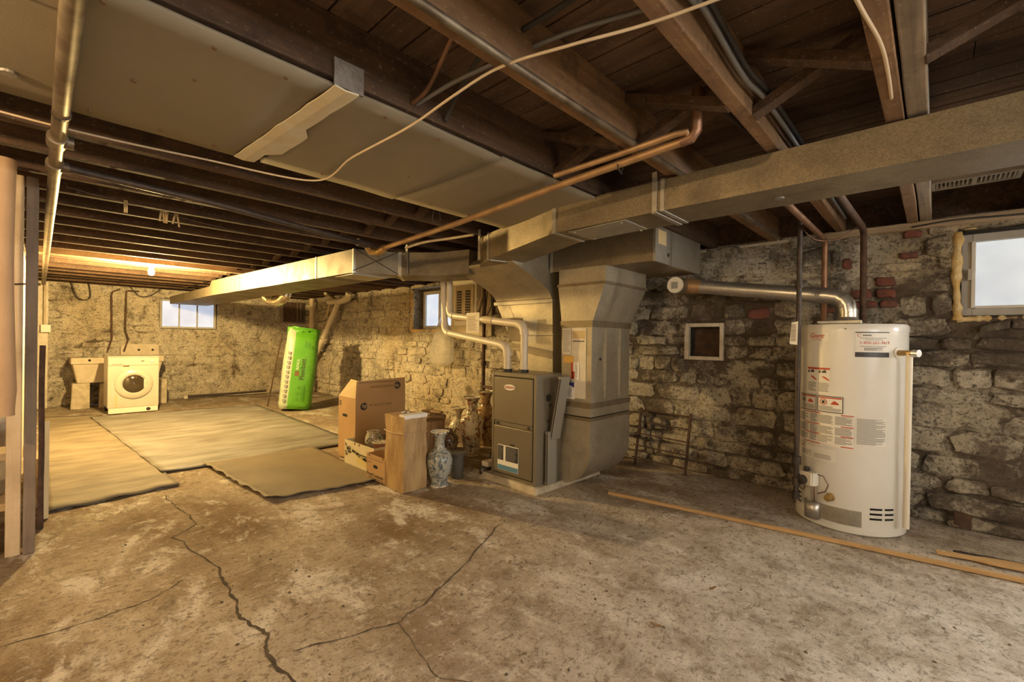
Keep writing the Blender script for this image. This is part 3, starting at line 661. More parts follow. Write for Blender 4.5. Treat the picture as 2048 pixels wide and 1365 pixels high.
MB().box(-2.20, -2.10, 2.895, 2.899, .10, .25).box(-2.085, -2.07, 2.895, 2.90, .08, .24).build('access_door', 'galvanised_drop', Q)
MB().lathe([(.012, 0), (.012, .005), (0, .005)], (-1.909, 3.03, 1.03), 12, (1, 0, 0)).build('hole_plug', 'plastic_dark', Q)
# papers taped to the drop
def sheet(x0, x1, z0, z1, mt, par, yy=2.905, name='paper_notice'): return MB().box(x0, x1, yy, yy + .003, z0, z1).build(name, mt, par)
def lines(b, x0, x1, z0, z1, n, yy, hgt=.004, rnd=None):
    for k in range(n):
        z = z1 - (z1 - z0) * (k + .5) / n; e = x1 - (x1 - x0) * R_.uniform(0, .3); b.box(x0, e, yy - .0008, yy, z - hgt / 2, z + hgt / 2)
    return b
p = sheet(-2.185, -2.10, 1.06, 1.27, 'paper', Q); lines(MB(), -2.18, -2.105, 1.08, 1.26, 14, 2.905).build('printed_text', 'ink_grey', p)
p = sheet(-2.095, -1.96, .72, 1.27, 'paper', Q, 2.9065); MB().box(-2.09, -1.965, 2.9055, 2.9065, 1.19, 1.25).build('tan_block', 'cardboard_pale', p); MB().box(-2.085, -1.975, 2.9055, 2.9065, 1.165, 1.172).build('ink_line', 'ink', p)
sheet(-2.17, -2.07, .995, 1.05, 'paper_orange', Q, 2.902)
p = sheet(-2.095, -2.02, .865, 1.00, 'label_white', Q, 2.9025); MB().box(-2.095, -2.075, 2.9015, 2.9025, .87, 1.0).box(-2.085, -2.06, 2.9015, 2.9025, .87, .93).build('red_picture', 'ink_red', p); lines(MB(), -2.055, -2.025, .885, .985, 8, 2.9025).build('printed_text', 'ink_grey', p)
p = sheet(-2.18, -2.06, .71, .845, 'label_white', Q, 2.902)
MB().prism([(-2.178, 2.901, .843)] + [(-2.178 + .116 * k / 8, 2.901, .80 + .02 * math.sin(math.pi * k / 8)) for k in range(9)] + [(-2.062, 2.901, .843)], (0, .001, 0)).build('blue_header', 'sticker_blue', p)
lines(MB(), -2.165, -2.08, .725, .79, 7, 2.902).build('printed_text', 'ink_grey', p)
# ================================================================== FURNACE
tag(origin_to(MB().hexa([(-2.80, 2.58, 0), (-2.16, 2.56, 0), (-2.12, 3.4, 0), (-2.80, 3.4, 0), (-2.78, 2.60, .05), (-2.17, 2.58, .05), (-2.13, 3.4, .05), (-2.78, 3.4, .05)]).build('concrete_pad', 'concrete_pale', bevel=.01), (-2.45, 3, 0)), 'low concrete pad under the furnace', 'pad')
F = thing('furnace', 'brown grey gas furnace with two front doors on a concrete pad', 'furnace', (-2.44, 2.95, .05))
MB().box(-2.68, -2.20, 2.635, 3.30, .05, .905).build('cabinet', 'furnace_paint', F, bevel=.004)
MB().box(-2.68, -2.66, 2.605, 2.64, .05, .905).box(-2.225, -2.20, 2.605, 2.64, .05, .905).box(-2.66, -2.225, 2.605, 2.64, .875, .905).box(-2.66, -2.225, 2.615, 2.64, .05, .075).build('front_rim', 'furnace_paint', F, bevel=.003)
d1 = MB().box(-2.655, -2.235, 2.600, 2.633, .505, .868).build('upper_door', 'furnace_door', F, bevel=.008)
d2 = MB().box(-2.655, -2.235, 2.600, 2.633, .085, .470).build('lower_door', 'furnace_door', F, bevel=.008)
MB().box(-2.65, -2.24, 2.612, 2.634, .472, .503).build('door_rail', 'furnace_paint', F)
for x in (-2.615, -2.275): MB().lathe([(.011, 0), (.011, .012), (0, .012)], (x, 2.612, .487), 12, (0, -1, 0)).build('door_latch', 'plastic_dark', F)
def disc_poly(cx, cz, rx, rz_, y, n=24): return [(cx + rx * math.cos(2 * math.pi * k / n), y, cz + rz_ * math.sin(2 * math.pi * k / n)) for k in range(n)]
bd = MB().prism(disc_poly(-2.475, .79, .062, .024, 2.5955), (0, .0045, 0)).build('brand_badge', 'label_white', d1)
text_mb('LENNOX', .027, (-2.528, 2.5945, .781), (1, 0, 0), (0, 0, 1)).build('lettering', 'ink_red', bd)
lb = MB().box(-2.60, -2.37, 2.597, 2.6, .115, .318).build('safety_label', 'label_white', d2)
MB().box(-2.597, -2.535, 2.5955, 2.597, .195, .312).box(-2.508, -2.373, 2.5955, 2.597, .195, .312).build('black_panel', 'label_black', lb)
b_ = MB(); lines(b_, -2.592, -2.54, .20, .308, 9, 2.5955, .003); lines(b_, -2.503, -2.38, .20, .308, 10, 2.5955, .003); b_.build('printed_text', 'ink_grey', lb)
MB().box(-2.597, -2.373, 2.5955, 2.597, .118, .155).build('blue_band', 'ink_blue', lb)
MB().box(-2.46, -2.415, 2.597, 2.6, .325, .338).build('rating_plate', 'plastic_dark', d2)
for yy, zz, r in ((2.75, .72, .030), (2.775, .66, .012), (2.745, .54, .010)): MB().lathe([(r, 0), (r, .004), (0, .004)], (-2.2, yy, zz), 18, (1, 0, 0)).build('knockout_plug', 'plastic_dark', F)
# filters leaning / slotted at the return side
def filt(name, label, pts):
    t = thing(name, label, 'air filter', pts[0])
    a, b = Vector(pts[0]), Vector(pts[1])
    MB().bar(a, b, .11, .034, up=(1, 0, 0)).build('filter_frame', 'filter_silver', t, bevel=.003)
    d = (b - a).normalized(); sd = Vector((0, -1, 0)); u = Vector((1, 0, 0))
    for k in (-1, 1): MB().bar(a + d * .02 + u * k * .010 + sd * .056, b - d * .02 + u * k * .010 + sd * .056, .004, .005, up=(1, 0, 0)).build('edge_slot', 'plastic_dark', t)
    return t
filt('air_filter', 'slim silver air filter leaning between furnace and return duct', [(-2.165, 2.79, .40), (-2.075, 2.79, .895)])
filt('air_filter', 'silver air filter slotted upright low beside the furnace', [(-2.172, 2.755, .055), (-2.172, 2.755, .465)])
# pvc vent pipes
def elbow_pts(a, b, c, r=.07, n=6):
    a, b, c = Vector(a), Vector(b), Vector(c); p = b + (a - b).normalized() * r; q = b + (c - b).normalized() * r
    return [p.lerp(b, t).lerp(b.lerp(q, t), t) for t in [k / n for k in range(n + 1)]]
def pvc(label, P, collars):
    t = thing('vent_pipe', label, 'pipe', P[0], 'white plastic furnace vent pipes')
    path = [P[0]]
    for i in range(1, len(P) - 1): path += elbow_pts(P[i - 1], P[i], P[i + 1])
    path.append(P[-1]); MB().tube(path, .031, 16).build('pipe_body', 'pvc', t, smooth='auto')
    for i in range(1, len(P) - 1):
        e = elbow_pts(P[i - 1], P[i], P[i + 1], .085); MB().tube(e, .037, 16).build('elbow_fitting', 'pvc', t, smooth='auto')
    MB().lathe([(.04, 0), (.04, .022), (.032, .024)], P[0], 16).build('rubber_boot', 'dark_rubber', t, smooth='auto')
    if collars: MB().tube(collars, .037, 16).build('coupling', 'pvc_old', t, smooth='auto')
    return t
pvc('white plastic vent pipe rising tallest from the furnace top', [(-2.46, 2.75, .905), (-2.46, 2.75, 1.30), (-3.56, 2.84, 1.41), (-3.56, 2.84, 1.98)], [(-2.98, 2.793, 1.352), (-2.86, 2.783, 1.34)])
pvc('white plastic vent pipe with the lower bend on the furnace', [(-2.60, 2.70, .905), (-2.60, 2.70, 1.12), (-3.60, 2.82, 1.24), (-3.66, 2.83, 1.98)], None)
t = thing('card_tag', 'small printed card tag hanging on the vent pipe', 'tag', (-3.1, 2.77, 1.25))
MB().box(-3.21, -3.03, 2.765, 2.768, 1.23, 1.42).build('card', 'paper', t); lines(MB(), -3.19, -3.05, 1.25, 1.39, 10, 2.765, .004).build('printed_text', 'ink_brown', t)
MB().tube([(-3.12, 2.766, 1.42), (-3.12, 2.79, 1.5), (-3.12, 2.83, 1.56)], .002, 5).build('string', 'cable_cream', t)
# gas pipe behind the furnace
t = thing('gas_pipe', 'dark iron gas pipe dropping to the floor behind the furnace', 'pipe', (-3.86, 3.6, 0))
MB().tube([(-3.86, 3.6, .02), (-3.86, 3.6, 1.98)], .022, 12).build('riser', 'iron_rust', t, smooth='auto')
for z in (.35, .86, 1.36): MB().lathe([(.032, 0), (.032, .06)], (-3.86, 3.6, z), 12).build('fitting', 'iron_rust', t, smooth='auto')
MB().tube([(-3.86, 3.6, .62), (-3.3, 3.4, .62), (-2.68, 3.2, .60)], .016, 10).build('branch', 'iron_rust', t, smooth='auto')
MB().lathe([(.036, -.03), (.036, .03)], (-3.3, 3.4, .62), 10, (1, -.35, 0)).build('valve', 'brass', t)
# electrical panel
t = thing('electrical_panel', 'pale breaker panel with black breakers on the wall behind the vent pipes', 'electrical panel', (-4.6, 4.05, 1.3))
MB().box(-5.02, -4.20, 4.04, 4.062, 1.22, 2.0).build('backboard', 'box_cream', t)
MB().box(-4.86, -4.40, 3.96, 4.04, 1.36, 1.96).build('panel_box', 'plastic_white', t, bevel=.006)
dr = MB().box(-4.82, -4.44, 3.945, 3.96, 1.42, 1.90).build('panel_cover', 'pvc_old', t, bevel=.004)
for x in (-4.73, -4.55):
    for k in range(10): MB().box(x - .045, x + .045, 3.935, 3.945, 1.48 + .036 * k, 1.505 + .036 * k).build('breaker', 'plastic_dark', dr)
for k in range(6):
    x = -4.36 + .03 * k; MB().tube([(x, 4.03, 1.98), (x + .06, 3.98, 1.8), (x + .02 * k, 3.96, 1.6), (x - .1, 3.99, 1.45 - .02 * k)], .007, 6).build('cable', 'cable_black' if k % 2 else 'cable_cream', t)
# polythene bag hung below window 2
b_ = MB(); rg = []
for k in range(12):
    tt = k / 11; z = 1.48 - .68 * tt; rx = .05 + .20 * math.sin(min(1, tt * 1.25) * math.pi / 2); ry = .03 + .07 * math.sin(min(1, tt * 1.4) * math.pi / 2)
    if k == 11: rx *= .7; ry *= .1
    rg.append([(-5.06 + rx * math.cos(a) * (1 + .12 * nz(a, tt, 1, 2)) - .03 * tt, 3.93 + ry * math.sin(a) * (1 + .3 * nz(a, tt, 5, 3)), z + .02 * nz(a, tt, 3, 2)) for a in [2 * math.pi * j / 22 for j in range(22)]])
b_.loft(rg, caps=False)
origin_to(tag(b_.build('plastic_bag', 'polythene', smooth=True), 'clear crumpled plastic bag hanging below the middle window', 'bag'), (-5.06, 3.98, .8))

# ================================================================== CEILING SERVICES
def pipe(name, label, pts, r, mat, cat='pipe', n=12, group=None):
    o = MB().tube(pts, r, n).build(name, mat, smooth='auto'); origin_to(o, pts[0]); return tag(o, label, cat, group)
t = thing('steel_pipe', 'thick shiny steel pipe running under the joists near the left edge', 'pipe', (-2, .045, 1.96))
MB().tube([(1.2, .052, 1.962), (-1.5, .05, 1.962), (-4.6, .045, 1.962), (-9.9, .045, 1.93)], .024, 16).build('pipe_body', 'steel_pipe', t, smooth='auto')
for x in (-2.62, -3.02): MB().tube([(x - .05, .045, 1.962), (x + .05, .045, 1.962)], .032, 16).build('tee_fitting', 'steel_pipe', t, smooth='auto'); MB().tube([(x, .045, 1.962), (x, .095, 1.962)], .026, 14).build('tee_branch', 'steel_pipe', t, smooth='auto')
MB().tube([(-2.28, .05, 1.962), (-2.30, .05, 1.962)], .027, 16).build('ring_clamp', 'iron_black', t)
t = thing('black_pipe', 'black iron pipe crossing under the far joists to a valve elbow', 'pipe', (-3.02, .1, 1.95))
MB().tube([(-3.02, .095, 1.962), (-3.05, .7, 1.94), (-3.17, 1.72, 1.885)], .019, 14).build('pipe_body', 'iron_black', t, smooth='auto')
MB().tube([(-3.16, 1.64, 1.89), (-3.17, 1.74, 1.885)], .030, 12).build('coupling', 'iron_black', t, smooth='auto')
MB().tube([(-3.17, 1.72, 1.885), (-3.18, 1.76, 1.84), (-3.10, 1.78, 1.83), (-3.02, 1.785, 1.85)], .028, 12).build('elbow_fitting', 'brass', t, smooth='auto')
t = thing('copper_pipe', 'long brown copper pipe slanting up beneath the drywall to a bend', 'pipe', (-2, 1.78, 1.9))
MB().tube([(-3.06, 1.785, 1.852), (-2.17, 1.80, 1.90), (-1.40, 1.76, 1.935), (-.71, 1.72, 1.955)], .017, 12).build('pipe_body', 'copper_dust', t, smooth='auto')
MB().tube([(-.73, 1.72, 1.955), (-.69, 1.72, 1.958), (-.672, 1.72, 1.98), (-.67, 1.72, 2.14)], .021, 12).build('elbow_fitting', 'copper_old', t, smooth='auto')
MB().tube([(-.67, 1.72, 2.12), (-.67, 1.78, 2.15), (-.62, 2.5, 2.15)], .013, 10).build('upper_run', 'iron_black', t, smooth='auto')
for x in (-1.02, -2.35): MB().tube([(x, 1.74, 2.02), (x + .01, 1.72, 1.93), (x, 1.77, 1.915), (x - .01, 1.80, 1.95), (x, 1.78, 2.02)], .003, 5).build('wire_hanger', 'cable_black', t)
pipe('copper_pipe', 'thinner copper pipe lying above the long brown one, hooked at its right end', [(-1.34, 1.70, 1.965), (-1.0, 1.70, 1.972), (-.74, 1.69, 1.978), (-.70, 1.70, 1.978), (-.70, 1.715, 1.965)], .013, 'copper_dust')
# conduit clipped along joist A and pipes over the water heater
pipe('conduit', 'thin steel conduit clipped along the tan joist', [(-.925, YL + .1, 1.995), (-.925, 1.2, 1.992), (-.90, 2.6, 1.988), (-.88, YW - .15, 1.985)], .013, 'steel_pipe', 'conduit')
pipe('copper_pipe', 'copper water pipe bending down left of the heater flue', [(-.60, 2.2, 1.935), (-.595, 3.0, 1.935), (-.585, 3.78, 1.925), (-.58, 3.83, 1.91), (-.58, 3.86, 1.87), (-.58, 3.86, 1.32)], .0185, 'copper_old')
pipe('iron_pipe', 'dark iron pipe coming from the joists into the right of the heater top', [(-.40, 2.75, 2.0), (-.375, 3.5, 1.975), (-.365, 3.80, 1.97), (-.362, 3.86, 1.93), (-.36, 3.86, 1.6), (-.36, 3.86, 1.32)], .0195, 'iron_rust')
t = thing('gas_supply_pipe', 'black iron gas pipe standing in front of the water heater left side', 'pipe', (-.655, 3.44, .2))
MB().tube([(-.655, 3.44, .17), (-.655, 3.44, 1.985)], .0155, 12).build('riser', 'iron_black', t, smooth='auto')
for z, r in ((.40, .026), (1.56, .026), (.26, .024), (.17, .021)): MB().lathe([(r, 0), (r, .05)], (-.655, 3.44, z - .02), 12).build('fitting', 'iron_black', t, smooth='auto')
MB().tube([(-.655, 3.44, .30), (-.615, 3.47, .30)], .017, 10).build('tee_branch', 'iron_black', t, smooth='auto')
MB().box(-.70, -.615, 3.428, 3.452, 1.57, 1.59).build('union_handle', 'iron_black', t, bevel=.003)
tg = thing('gas_tag', 'ribbed white inspection tag wired to the gas pipe', 'tag', (-.665, 3.42, 1.17))
MB().hexa([(-.70, 3.415, 1.17), (-.655, 3.41, 1.165), (-.655, 3.413, 1.165), (-.70, 3.418, 1.17), (-.69, 3.415, 1.31), (-.652, 3.41, 1.32), (-.652, 3.413, 1.32), (-.69, 3.418, 1.31)]).build('tag_card', 'label_white', tg)
b_ = MB()
for k in range(12): z = 1.19 + .0095 * k; b_.box(-.692, -.664, 3.4095, 3.4135, z, z + .004)
b_.build('printed_rows', 'ink_brown', tg)
# wires
def cable(label, pts, r, mat, n=6):
    out = [Vector(p) for p in pts]; sm = []
    for i in range(len(out) - 1):
        p0, p1, p2, p3 = out[max(i - 1, 0)], out[i], out[i + 1], out[min(i + 2, len(out) - 1)]
        for k in range(8):
            t = k / 8; sm.append(.5 * ((2 * p1) + (p2 - p0) * t + (2 * p0 - 5 * p1 + 4 * p2 - p3) * t * t + (3 * p1 - p0 - 3 * p2 + p3) * t ** 3))
    sm.append(out[-1]); o = MB().tube(sm, r, n).build('cable', mat, smooth=True); origin_to(o, pts[0]); return tag(o, label, 'cable')
cable('cream cable strung across the drywall and joists to the top right', [(-2.49, -.30, 1.985), (-2.50, .1, 1.98), (-2.42, .5, 1.972), (-2.27, .94, 1.955), (-1.85, .93, 1.955), (-1.42, .93, 1.95), (-1.15, .92, 1.962), (-.95, .94, 1.985), (-.72, .99, 1.975), (-.52, 1.07, 1.985), (-.2, 1.13, 1.985), (.2, 1.2, 1.985)], .0045, 'cable_cream')
cable('dark cable looping out of the big joist beside the drywall', [(-1.40, .93, 2.03), (-1.30, .93, 2.05), (-1.15, .90, 2.12), (-1.02, .86, 2.16)], .009, 'copper_old')
cable('ribbed grey cable passing through the joists above the drywall edge', [(-1.40, .945, 2.03), (-1.2, .98, 2.06), (-.99, 1.06, 2.10), (-.8, 1.12, 2.12), (-.53, 1.25, 2.15), (-.2, 1.35, 2.16)], .008, 'cable_grey')
cable('black cable pair crossing the bay right of the tan joist', [(-.94, 1.02, 2.13), (-.75, 1.03, 2.14), (-.52, 1.02, 2.16)], .009, 'cable_black')
cable('second dark cable dropping behind the tan joist', [(-1.40, 1.08, 2.02), (-1.25, 1.05, 2.10), (-1.0, .98, 2.15)], .009, 'cable_black')
for i, (dx, dz, w_) in enumerate(((.045, 2.10, 'grey armoured cable stapled high along the right tan joist'), (.062, 2.085, 'middle grey cable stapled along the right tan joist'), (.052, 2.06, 'lowest grey cable stapled along the right tan joist'))):
    cable(w_, [(-.52 + dx, YL + .2, dz), (-.52 + dx, .9, dz - .01), (-.515 + dx, 1.2, dz + .01), (-.52 + dx, 1.6, dz - .012), (-.51 + dx, 2.0, dz), (-.52 + dx, 3.9, dz)], .009, 'cable_grey' if i != 1 else 'cable_black')
cable('thin tan wire stapled down the doubled joist', [(-.135, .9, 1.993), (-.150, 1.25, 1.992), (-.118, 1.55, 1.99), (-.112, 1.72, 1.99), (-.115, 1.95, 1.995)], .005, 'cable_cream')
cable('dark ground wire looping between the two heater pipes', [(-.655, 3.44, 1.95), (-.60, 3.6, 1.88), (-.50, 3.75, 1.89), (-.42, 3.8, 1.95), (-.365, 3.8, 1.99)], .004, 'copper_old')
cable('black wire running along the sill above the right window', [(-.12, 4.02, 1.965), (.1, 4.0, 1.975), (.4, 4.0, 1.96), (.9, 4.0, 1.965)], .006, 'cable_black')
cable('thin cord hanging down the wall beside the furnace', [(-4.25, 4.02, 1.3), (-4.27, 4.0, 1.0), (-4.32, 3.98, .5)], .004, 'cable_black')
cable('armoured flexible cable arching over the trunk duct', [(-3.30, 2.15, 1.945), (-3.1, 2.2, 1.975), (-2.85, 2.26, 1.98), (-2.6, 2.30, 1.98)], .011, 'pvc_old')
cable('black power cord hanging at the furnace left side', [(-2.70, 2.66, .60), (-2.73, 2.65, .45), (-2.72, 2.66, .3), (-2.75, 2.65, .16)], .005, 'cable_black')
# wire clothesline with four pegs
t = thing('clothesline', 'thin wire clothesline under the dark far joists', 'line', (-3.9, .6, 1.97)); MB().tube([(-3.55, .1, 1.995), (-3.75, .75, 1.965), (-4.2, 2.0, 1.97)], .002, 5).build('wire', 'cable_grey', t)
for (x, yy, z, tl, w_) in ((-3.62, .36, 1.975, .0, 'wooden clothes peg hanging alone on the wire line'), (-3.70, .55, 1.97, .02, 'left of two wooden pegs side by side on the wire line'), (-3.71, .575, 1.97, -.015, 'right of two wooden pegs side by side on the wire line'), (-3.73, .63, 1.968, .04, 'crossed open wooden peg on the wire line')):
    p = thing('clothes_peg', w_, 'clothes peg', (x, yy, z - .05), 'wooden pegs on the clothesline')
    MB().bar((x, yy - .004, z + .02), (x + tl, yy - .004 - tl * .5, z - .055), .009, .009).build('peg_half', 'cardboard_pale', p); MB().bar((x, yy + .006, z + .02), (x - tl, yy + .006 + tl * .5, z - .055), .009, .009).build('peg_half', 'cardboard_pale', p)
# register grille boot between joists
t = thing('floor_register', 'slotted metal register grille set between the joists above the right window', 'register', (.13, 3.7, 2.16))
MB().box(-.02, .33, 3.64, 3.80, 2.165, 2.195).build('boot', 'black_void', t)
MB().box(-.03, .34, 3.63, 3.65, 2.13, 2.17).box(-.03, .34, 3.79, 3.81, 2.13, 2.17).box(-.03, -.01, 3.65, 3.79, 2.13, 2.17).box(.32, .34, 3.65, 3.79, 2.13, 2.17).box(.145, .165, 3.65, 3.79, 2.13, 2.17).build('rim', 'grille_paint', t)
for k in range(18):
    x = -.005 + .0185 * k
    if abs(x - .155) > .02: MB().box(x, x + .007, 3.65, 3.79, 2.135, 2.165).build('slat', 'grille_paint', t)
t = thing('round_ceiling_box', 'round white cap on the joist beside the copper pipe', 'box', (-.5, 2.75, 1.985)); MB().lathe([(.05, 0), (.05, .02), (0, .02)], (-.49, 2.78, 1.97), 20).build('cap', 'plastic_white', t)
# bare bulb in a porcelain holder, the light of the far half
def lamp(loc, mat, label, name='ceiling_bulb'):
    t = thing(name, label, 'light bulb', loc); x, yy, z = loc
    MB().lathe([(0, -.045), (.016, -.040), (.028, -.022), (.030, 0), (.022, .025), (.014, .04)], (x, yy, z), 16).build('bulb', mat, t, smooth=True)
    MB().lathe([(.016, .041), (.022, .045), (.03, .06), (.05, .075), (.05, .085)], (x, yy, z), 16).build('holder', 'plastic_white', t, smooth='auto'); return t
lamp((-6.60, .89, 1.905), 'bulb_far', 'glowing bare bulb in a white holder under the far joists')
lamp((-1.60, -.95, 1.895), 'bulb_stair', 'bare bulb over the stairs')
lamp((1.32, .2, 1.905), 'bulb_fill', 'added fill bulb behind the camera')  # unseen bulb, added to brighten the near end
# ================================================================== WATER HEATER
HC = Vector((-.412, 3.737)); HR = .295; A0 = math.atan2(-.994, .11)
def hp(phi, z, r=HR): a = A0 + math.radians(phi); return Vector((HC.x + r * math.cos(a), HC.y + r * math.sin(a), z))
H = thing('water_heater', 'tall white cylindrical gas water heater covered in labels against the stone wall', 'water heater', (HC.x, HC.y, 0))
c3 = (HC.x, HC.y, 0)
MB().lathe([(HR - .004, .03), (HR, .035), (HR, 1.255)], c3, 64).build('jacket', 'enamel', H, smooth='auto')
MB().lathe([(HR + .003, 1.255), (HR + .003, 1.285), (HR - .006, 1.30), (0, 1.305)], c3, 64).build('top_cap', 'enamel', H, smooth='auto')
MB().lathe([(HR - .012, 0), (HR - .006, .002), (HR + .002, .01), (HR + .002, .04), (HR - .004, .042)], c3, 64).build('base_ring', 'enamel', H, smooth='auto')
def cpatch(p0, p1, z0, z1, r=HR + .0015, n=None, slope=0.):
    n = n or max(2, int(abs(p1 - p0) / 4)); return MB().grid([[hp(p0 + (p1 - p0) * k / n, z, r) for k in range(n + 1)] for z in (z0, z1)])
def clines(b, p0, p1, z0, z1, n, r, hgt=.0035):
    for k in range(n):
        z = z1 - (z1 - z0) * (k + .5) / n; e = p1 - (p1 - p0) * R_.choice((0, 0, .05, .1, .35)); s = cpatch(p0, e, z - hgt / 2, z + hgt / 2, r)
        i = len(b.v); b.v += s.v; b.f += [tuple(i + q for q in f) for f in s.f]
    return b
def join(b, *o):
    for s in o: i = len(b.v); b.v += s.v; b.f += [tuple(i + q for q in f) for f in s.f]
    return b
def lab(name, p0, p1, z0, z1, mat, rows=0, bars=(), ink='ink_grey', border=None):
    g = cpatch(p0, p1, z0, z1).build(name, mat, H, fix=False)
    if border:
        e = .8; ez = .005
        join(cpatch(p0, p1, z1 - ez, z1, HR + .0024), cpatch(p0, p1, z0, z0 + ez, HR + .0024), cpatch(p0, p0 + e, z0, z1, HR + .0024, 1), cpatch(p1 - e, p1, z0, z1, HR + .0024, 1)).build('border', border, g, fix=False)
    for (q0, q1, y0, y1, n) in bars: clines(MB(), q0, q1, y0, y1, n, HR + .0026).build('printed_text', ink, g, fix=False)
    return g
def ctext(s, size, p0, z, mat, par, shear=0., r=HR + .0028):
    k = math.degrees(1 / HR); text_mb(s, size, (0, 0, 0), (1, 0, 0), (0, 0, 1), .0003, shear=shear, bend=lambda x, y, zz: hp(p0 + x * k, z + y, r + zz)).build('lettering', mat, par)
g = lab('brand_label', -50, -22, 1.195, 1.245, 'label_white'); ctext('Giant', .046, -47, 1.212, 'ink_red', g, .3); clines(MB(), -42, -30, 1.200, 1.206, 1, HR + .0026, .003).build('printed_text', 'ink_red', g)
g = lab('service_label', 4.5, 39, 1.095, 1.25, 'label_white', bars=[(9, 36, 1.208, 1.216, 1), (14, 32, 1.198, 1.206, 1), (9, 36, 1.158, 1.165, 1), (13, 32, 1.135, 1.155, 4)])
cpatch(4.5, 39, 1.244, 1.250, HR + .0026).build('black_rule', 'label_black', g, fix=False); cpatch(4.5, 39, 1.096, 1.126, HR + .0026).build('black_band', 'label_black', g, fix=False)
ctext('1-800-265-7619', .0245, 8.5, 1.176, 'ink_red', g); ctext('C', .028, 6, 1.220, 'ink_red', g); cpatch(11.5, 20, 1.227, 1.232, HR + .0026).build('ink_rule', 'ink', g, fix=False)
g = lab('burn_warning_label', -49, -20, .855, 1.02, 'label_white', bars=[(-48, -36, .865, .925, 9), (-33, -21, .865, .925, 9)])
cpatch(-49, -20, 1.008, 1.02, HR + .0026).build('red_header', 'ink_red', g, fix=False)
for p in (-48, -33): cpatch(p, p + 2.5, .985, 1.002, HR + .0026).build('black_picture', 'label_black', g, fix=False); join(cpatch(p + 4, p + 9, .988, 1.0, HR + .0026), cpatch(p + 6, p + 8, 1.0, 1.006, HR + .0026)).build('tap_picture', 'label_black', g, fix=False)
for p in (-43, -28): MB().grid([[hp(p + 7, .937, HR + .0026), hp(p + 2, .952, HR + .0026), hp(p - 1, .962, HR + .0026)], [hp(p + 7.5, .945, HR + .0026), hp(p + 3, .962, HR + .0026), hp(p - .5, .966, HR + .0026)]]).build('hand_picture', 'ink_red', g, fix=False)
for q0, q1, cut in ((-62, -35.5, 0), (-34, -6, 1)):
    g = lab('fire_warning_label', q0, q1, .738, .842, 'label_white', bars=[(q0 + 2, q1 - 2, .748, .778, 5)], border='label_black')
    cpatch(q0 + 1.5, q1 - 1.5, .826, .834, HR + .0026).build('orange_header', 'ink_red', g, fix=False)
    cen = q0 + (q1 - q0) * .25
    MB().grid([[hp(cen + 4.2 * math.cos(a) * s, .803 + .02 * math.sin(a) * s, HR + .0026) for a in [2 * math.pi * k / 16 for k in range(17)]] for s in (1, .78)]).build('round_pictogram', 'ink_red' if cut else 'label_black', g, fix=False)
    cpatch(cen - 1.6, cen + 1.6, .793, .812, HR + .0027).build('can_picture', 'label_black', g, fix=False)
    MB().grid([[hp(q1 - 13, .790, HR + .0026), hp(q1 - 9, .790, HR + .0026), hp(q1 - 4, .790, HR + .0026)], [hp(q1 - 12, .798, HR + .0026), hp(q1 - 9, .815, HR + .0026), hp(q1 - 5, .802, HR + .0026)]]).build('flame_picture', 'ink_red', g, fix=False)
bars = []
for q0, q1 in ((-66, -46), (-44, -34), (-33, -16), (-14, 3)):
    for y0, y1, n in ((.665, .72, 10), (.60, .65, 9), (.545, .592, 8)): bars.append((q0, q1, y0, y1, n))
g = lab('instruction_label', -68, 4.5, .525, .73, 'label_white', bars=bars)
for z in (.728, .656, .595, .532): join(cpatch(-52, -30, z - .003, z + .003, HR + .0026), cpatch(-8, 4.3, z - .003, z + .003, HR + .0026), cpatch(-68, -62, z - .003, z + .003, HR + .0026)).build('red_rule', 'ink_red', g, fix=False)
lab('text_label', 5.8, 37.5, .555, .725, 'label_white', bars=[(7, 36, .56, .72, 26)])
g = lab('rating_label', -60, -13, .425, .505, 'label_white', bars=[(-58, -40, .44, .475, 5), (-38, -16, .435, .465, 4)])
cpatch(-59, -53, .494, .500, HR + .0026).build('red_mark', 'ink_red', g, fix=False)
# control valve, burner shield, drain, vents
b_ = hp(-38, .30, HR); ax = Vector((math.cos(A0 + math.radians(-38)), math.sin(A0 + math.radians(-38)), 0)); ay = Vector((-ax.y, ax.x, 0))
def lbox(c, a, b, z): c = Vector(c); return MB().hexa([c - ax * a - ay * b - Vector((0, 0, z)), c + ax * a - ay * b - Vector((0, 0, z)), c + ax * a + ay * b - Vector((0, 0, z)), c - ax * a + ay * b - Vector((0, 0, z)), c - ax * a - ay * b + Vector((0, 0, z)), c + ax * a - ay * b + Vector((0, 0, z)), c + ax * a + ay * b + Vector((0, 0, z)), c - ax * a + ay * b + Vector((0, 0, z))])
V_ = lbox(b_ + ax * .035, .035, .042, .042).build('gas_valve', 'plastic_white', H, bevel=.006)
MB().lathe([(.03, 0), (.03, .022), (.024, .026), (0, .026)], b_ + ax * .07 + ay * -.012 - Vector((0, 0, .012)), 22, ax).build('dial_knob', 'plastic_dark', V_, smooth='auto')
lbox(b_ + ax * .04 + ay * .045, .02, .003, .04).build('valve_sticker', 'label_white', V_)
lbox(b_ + ax * .045 + ay * -.01 + Vector((0, 0, .055)), .014, .012, .016).build('gas_cock', 'plastic_dark', V_, bevel=.003)
for dx, m_, r in ((.02, 'flue_metal', .006), (.038, 'copper_old', .004)): MB().tube([b_ + ax * .04 + ay * dx - Vector((0, 0, .04)), b_ + ax * .035 + ay * dx - Vector((0, 0, .11)), b_ + ax * .03 + ay * dx - Vector((0, 0, .19))], r, 8).build('burner_tube', m_, V_)
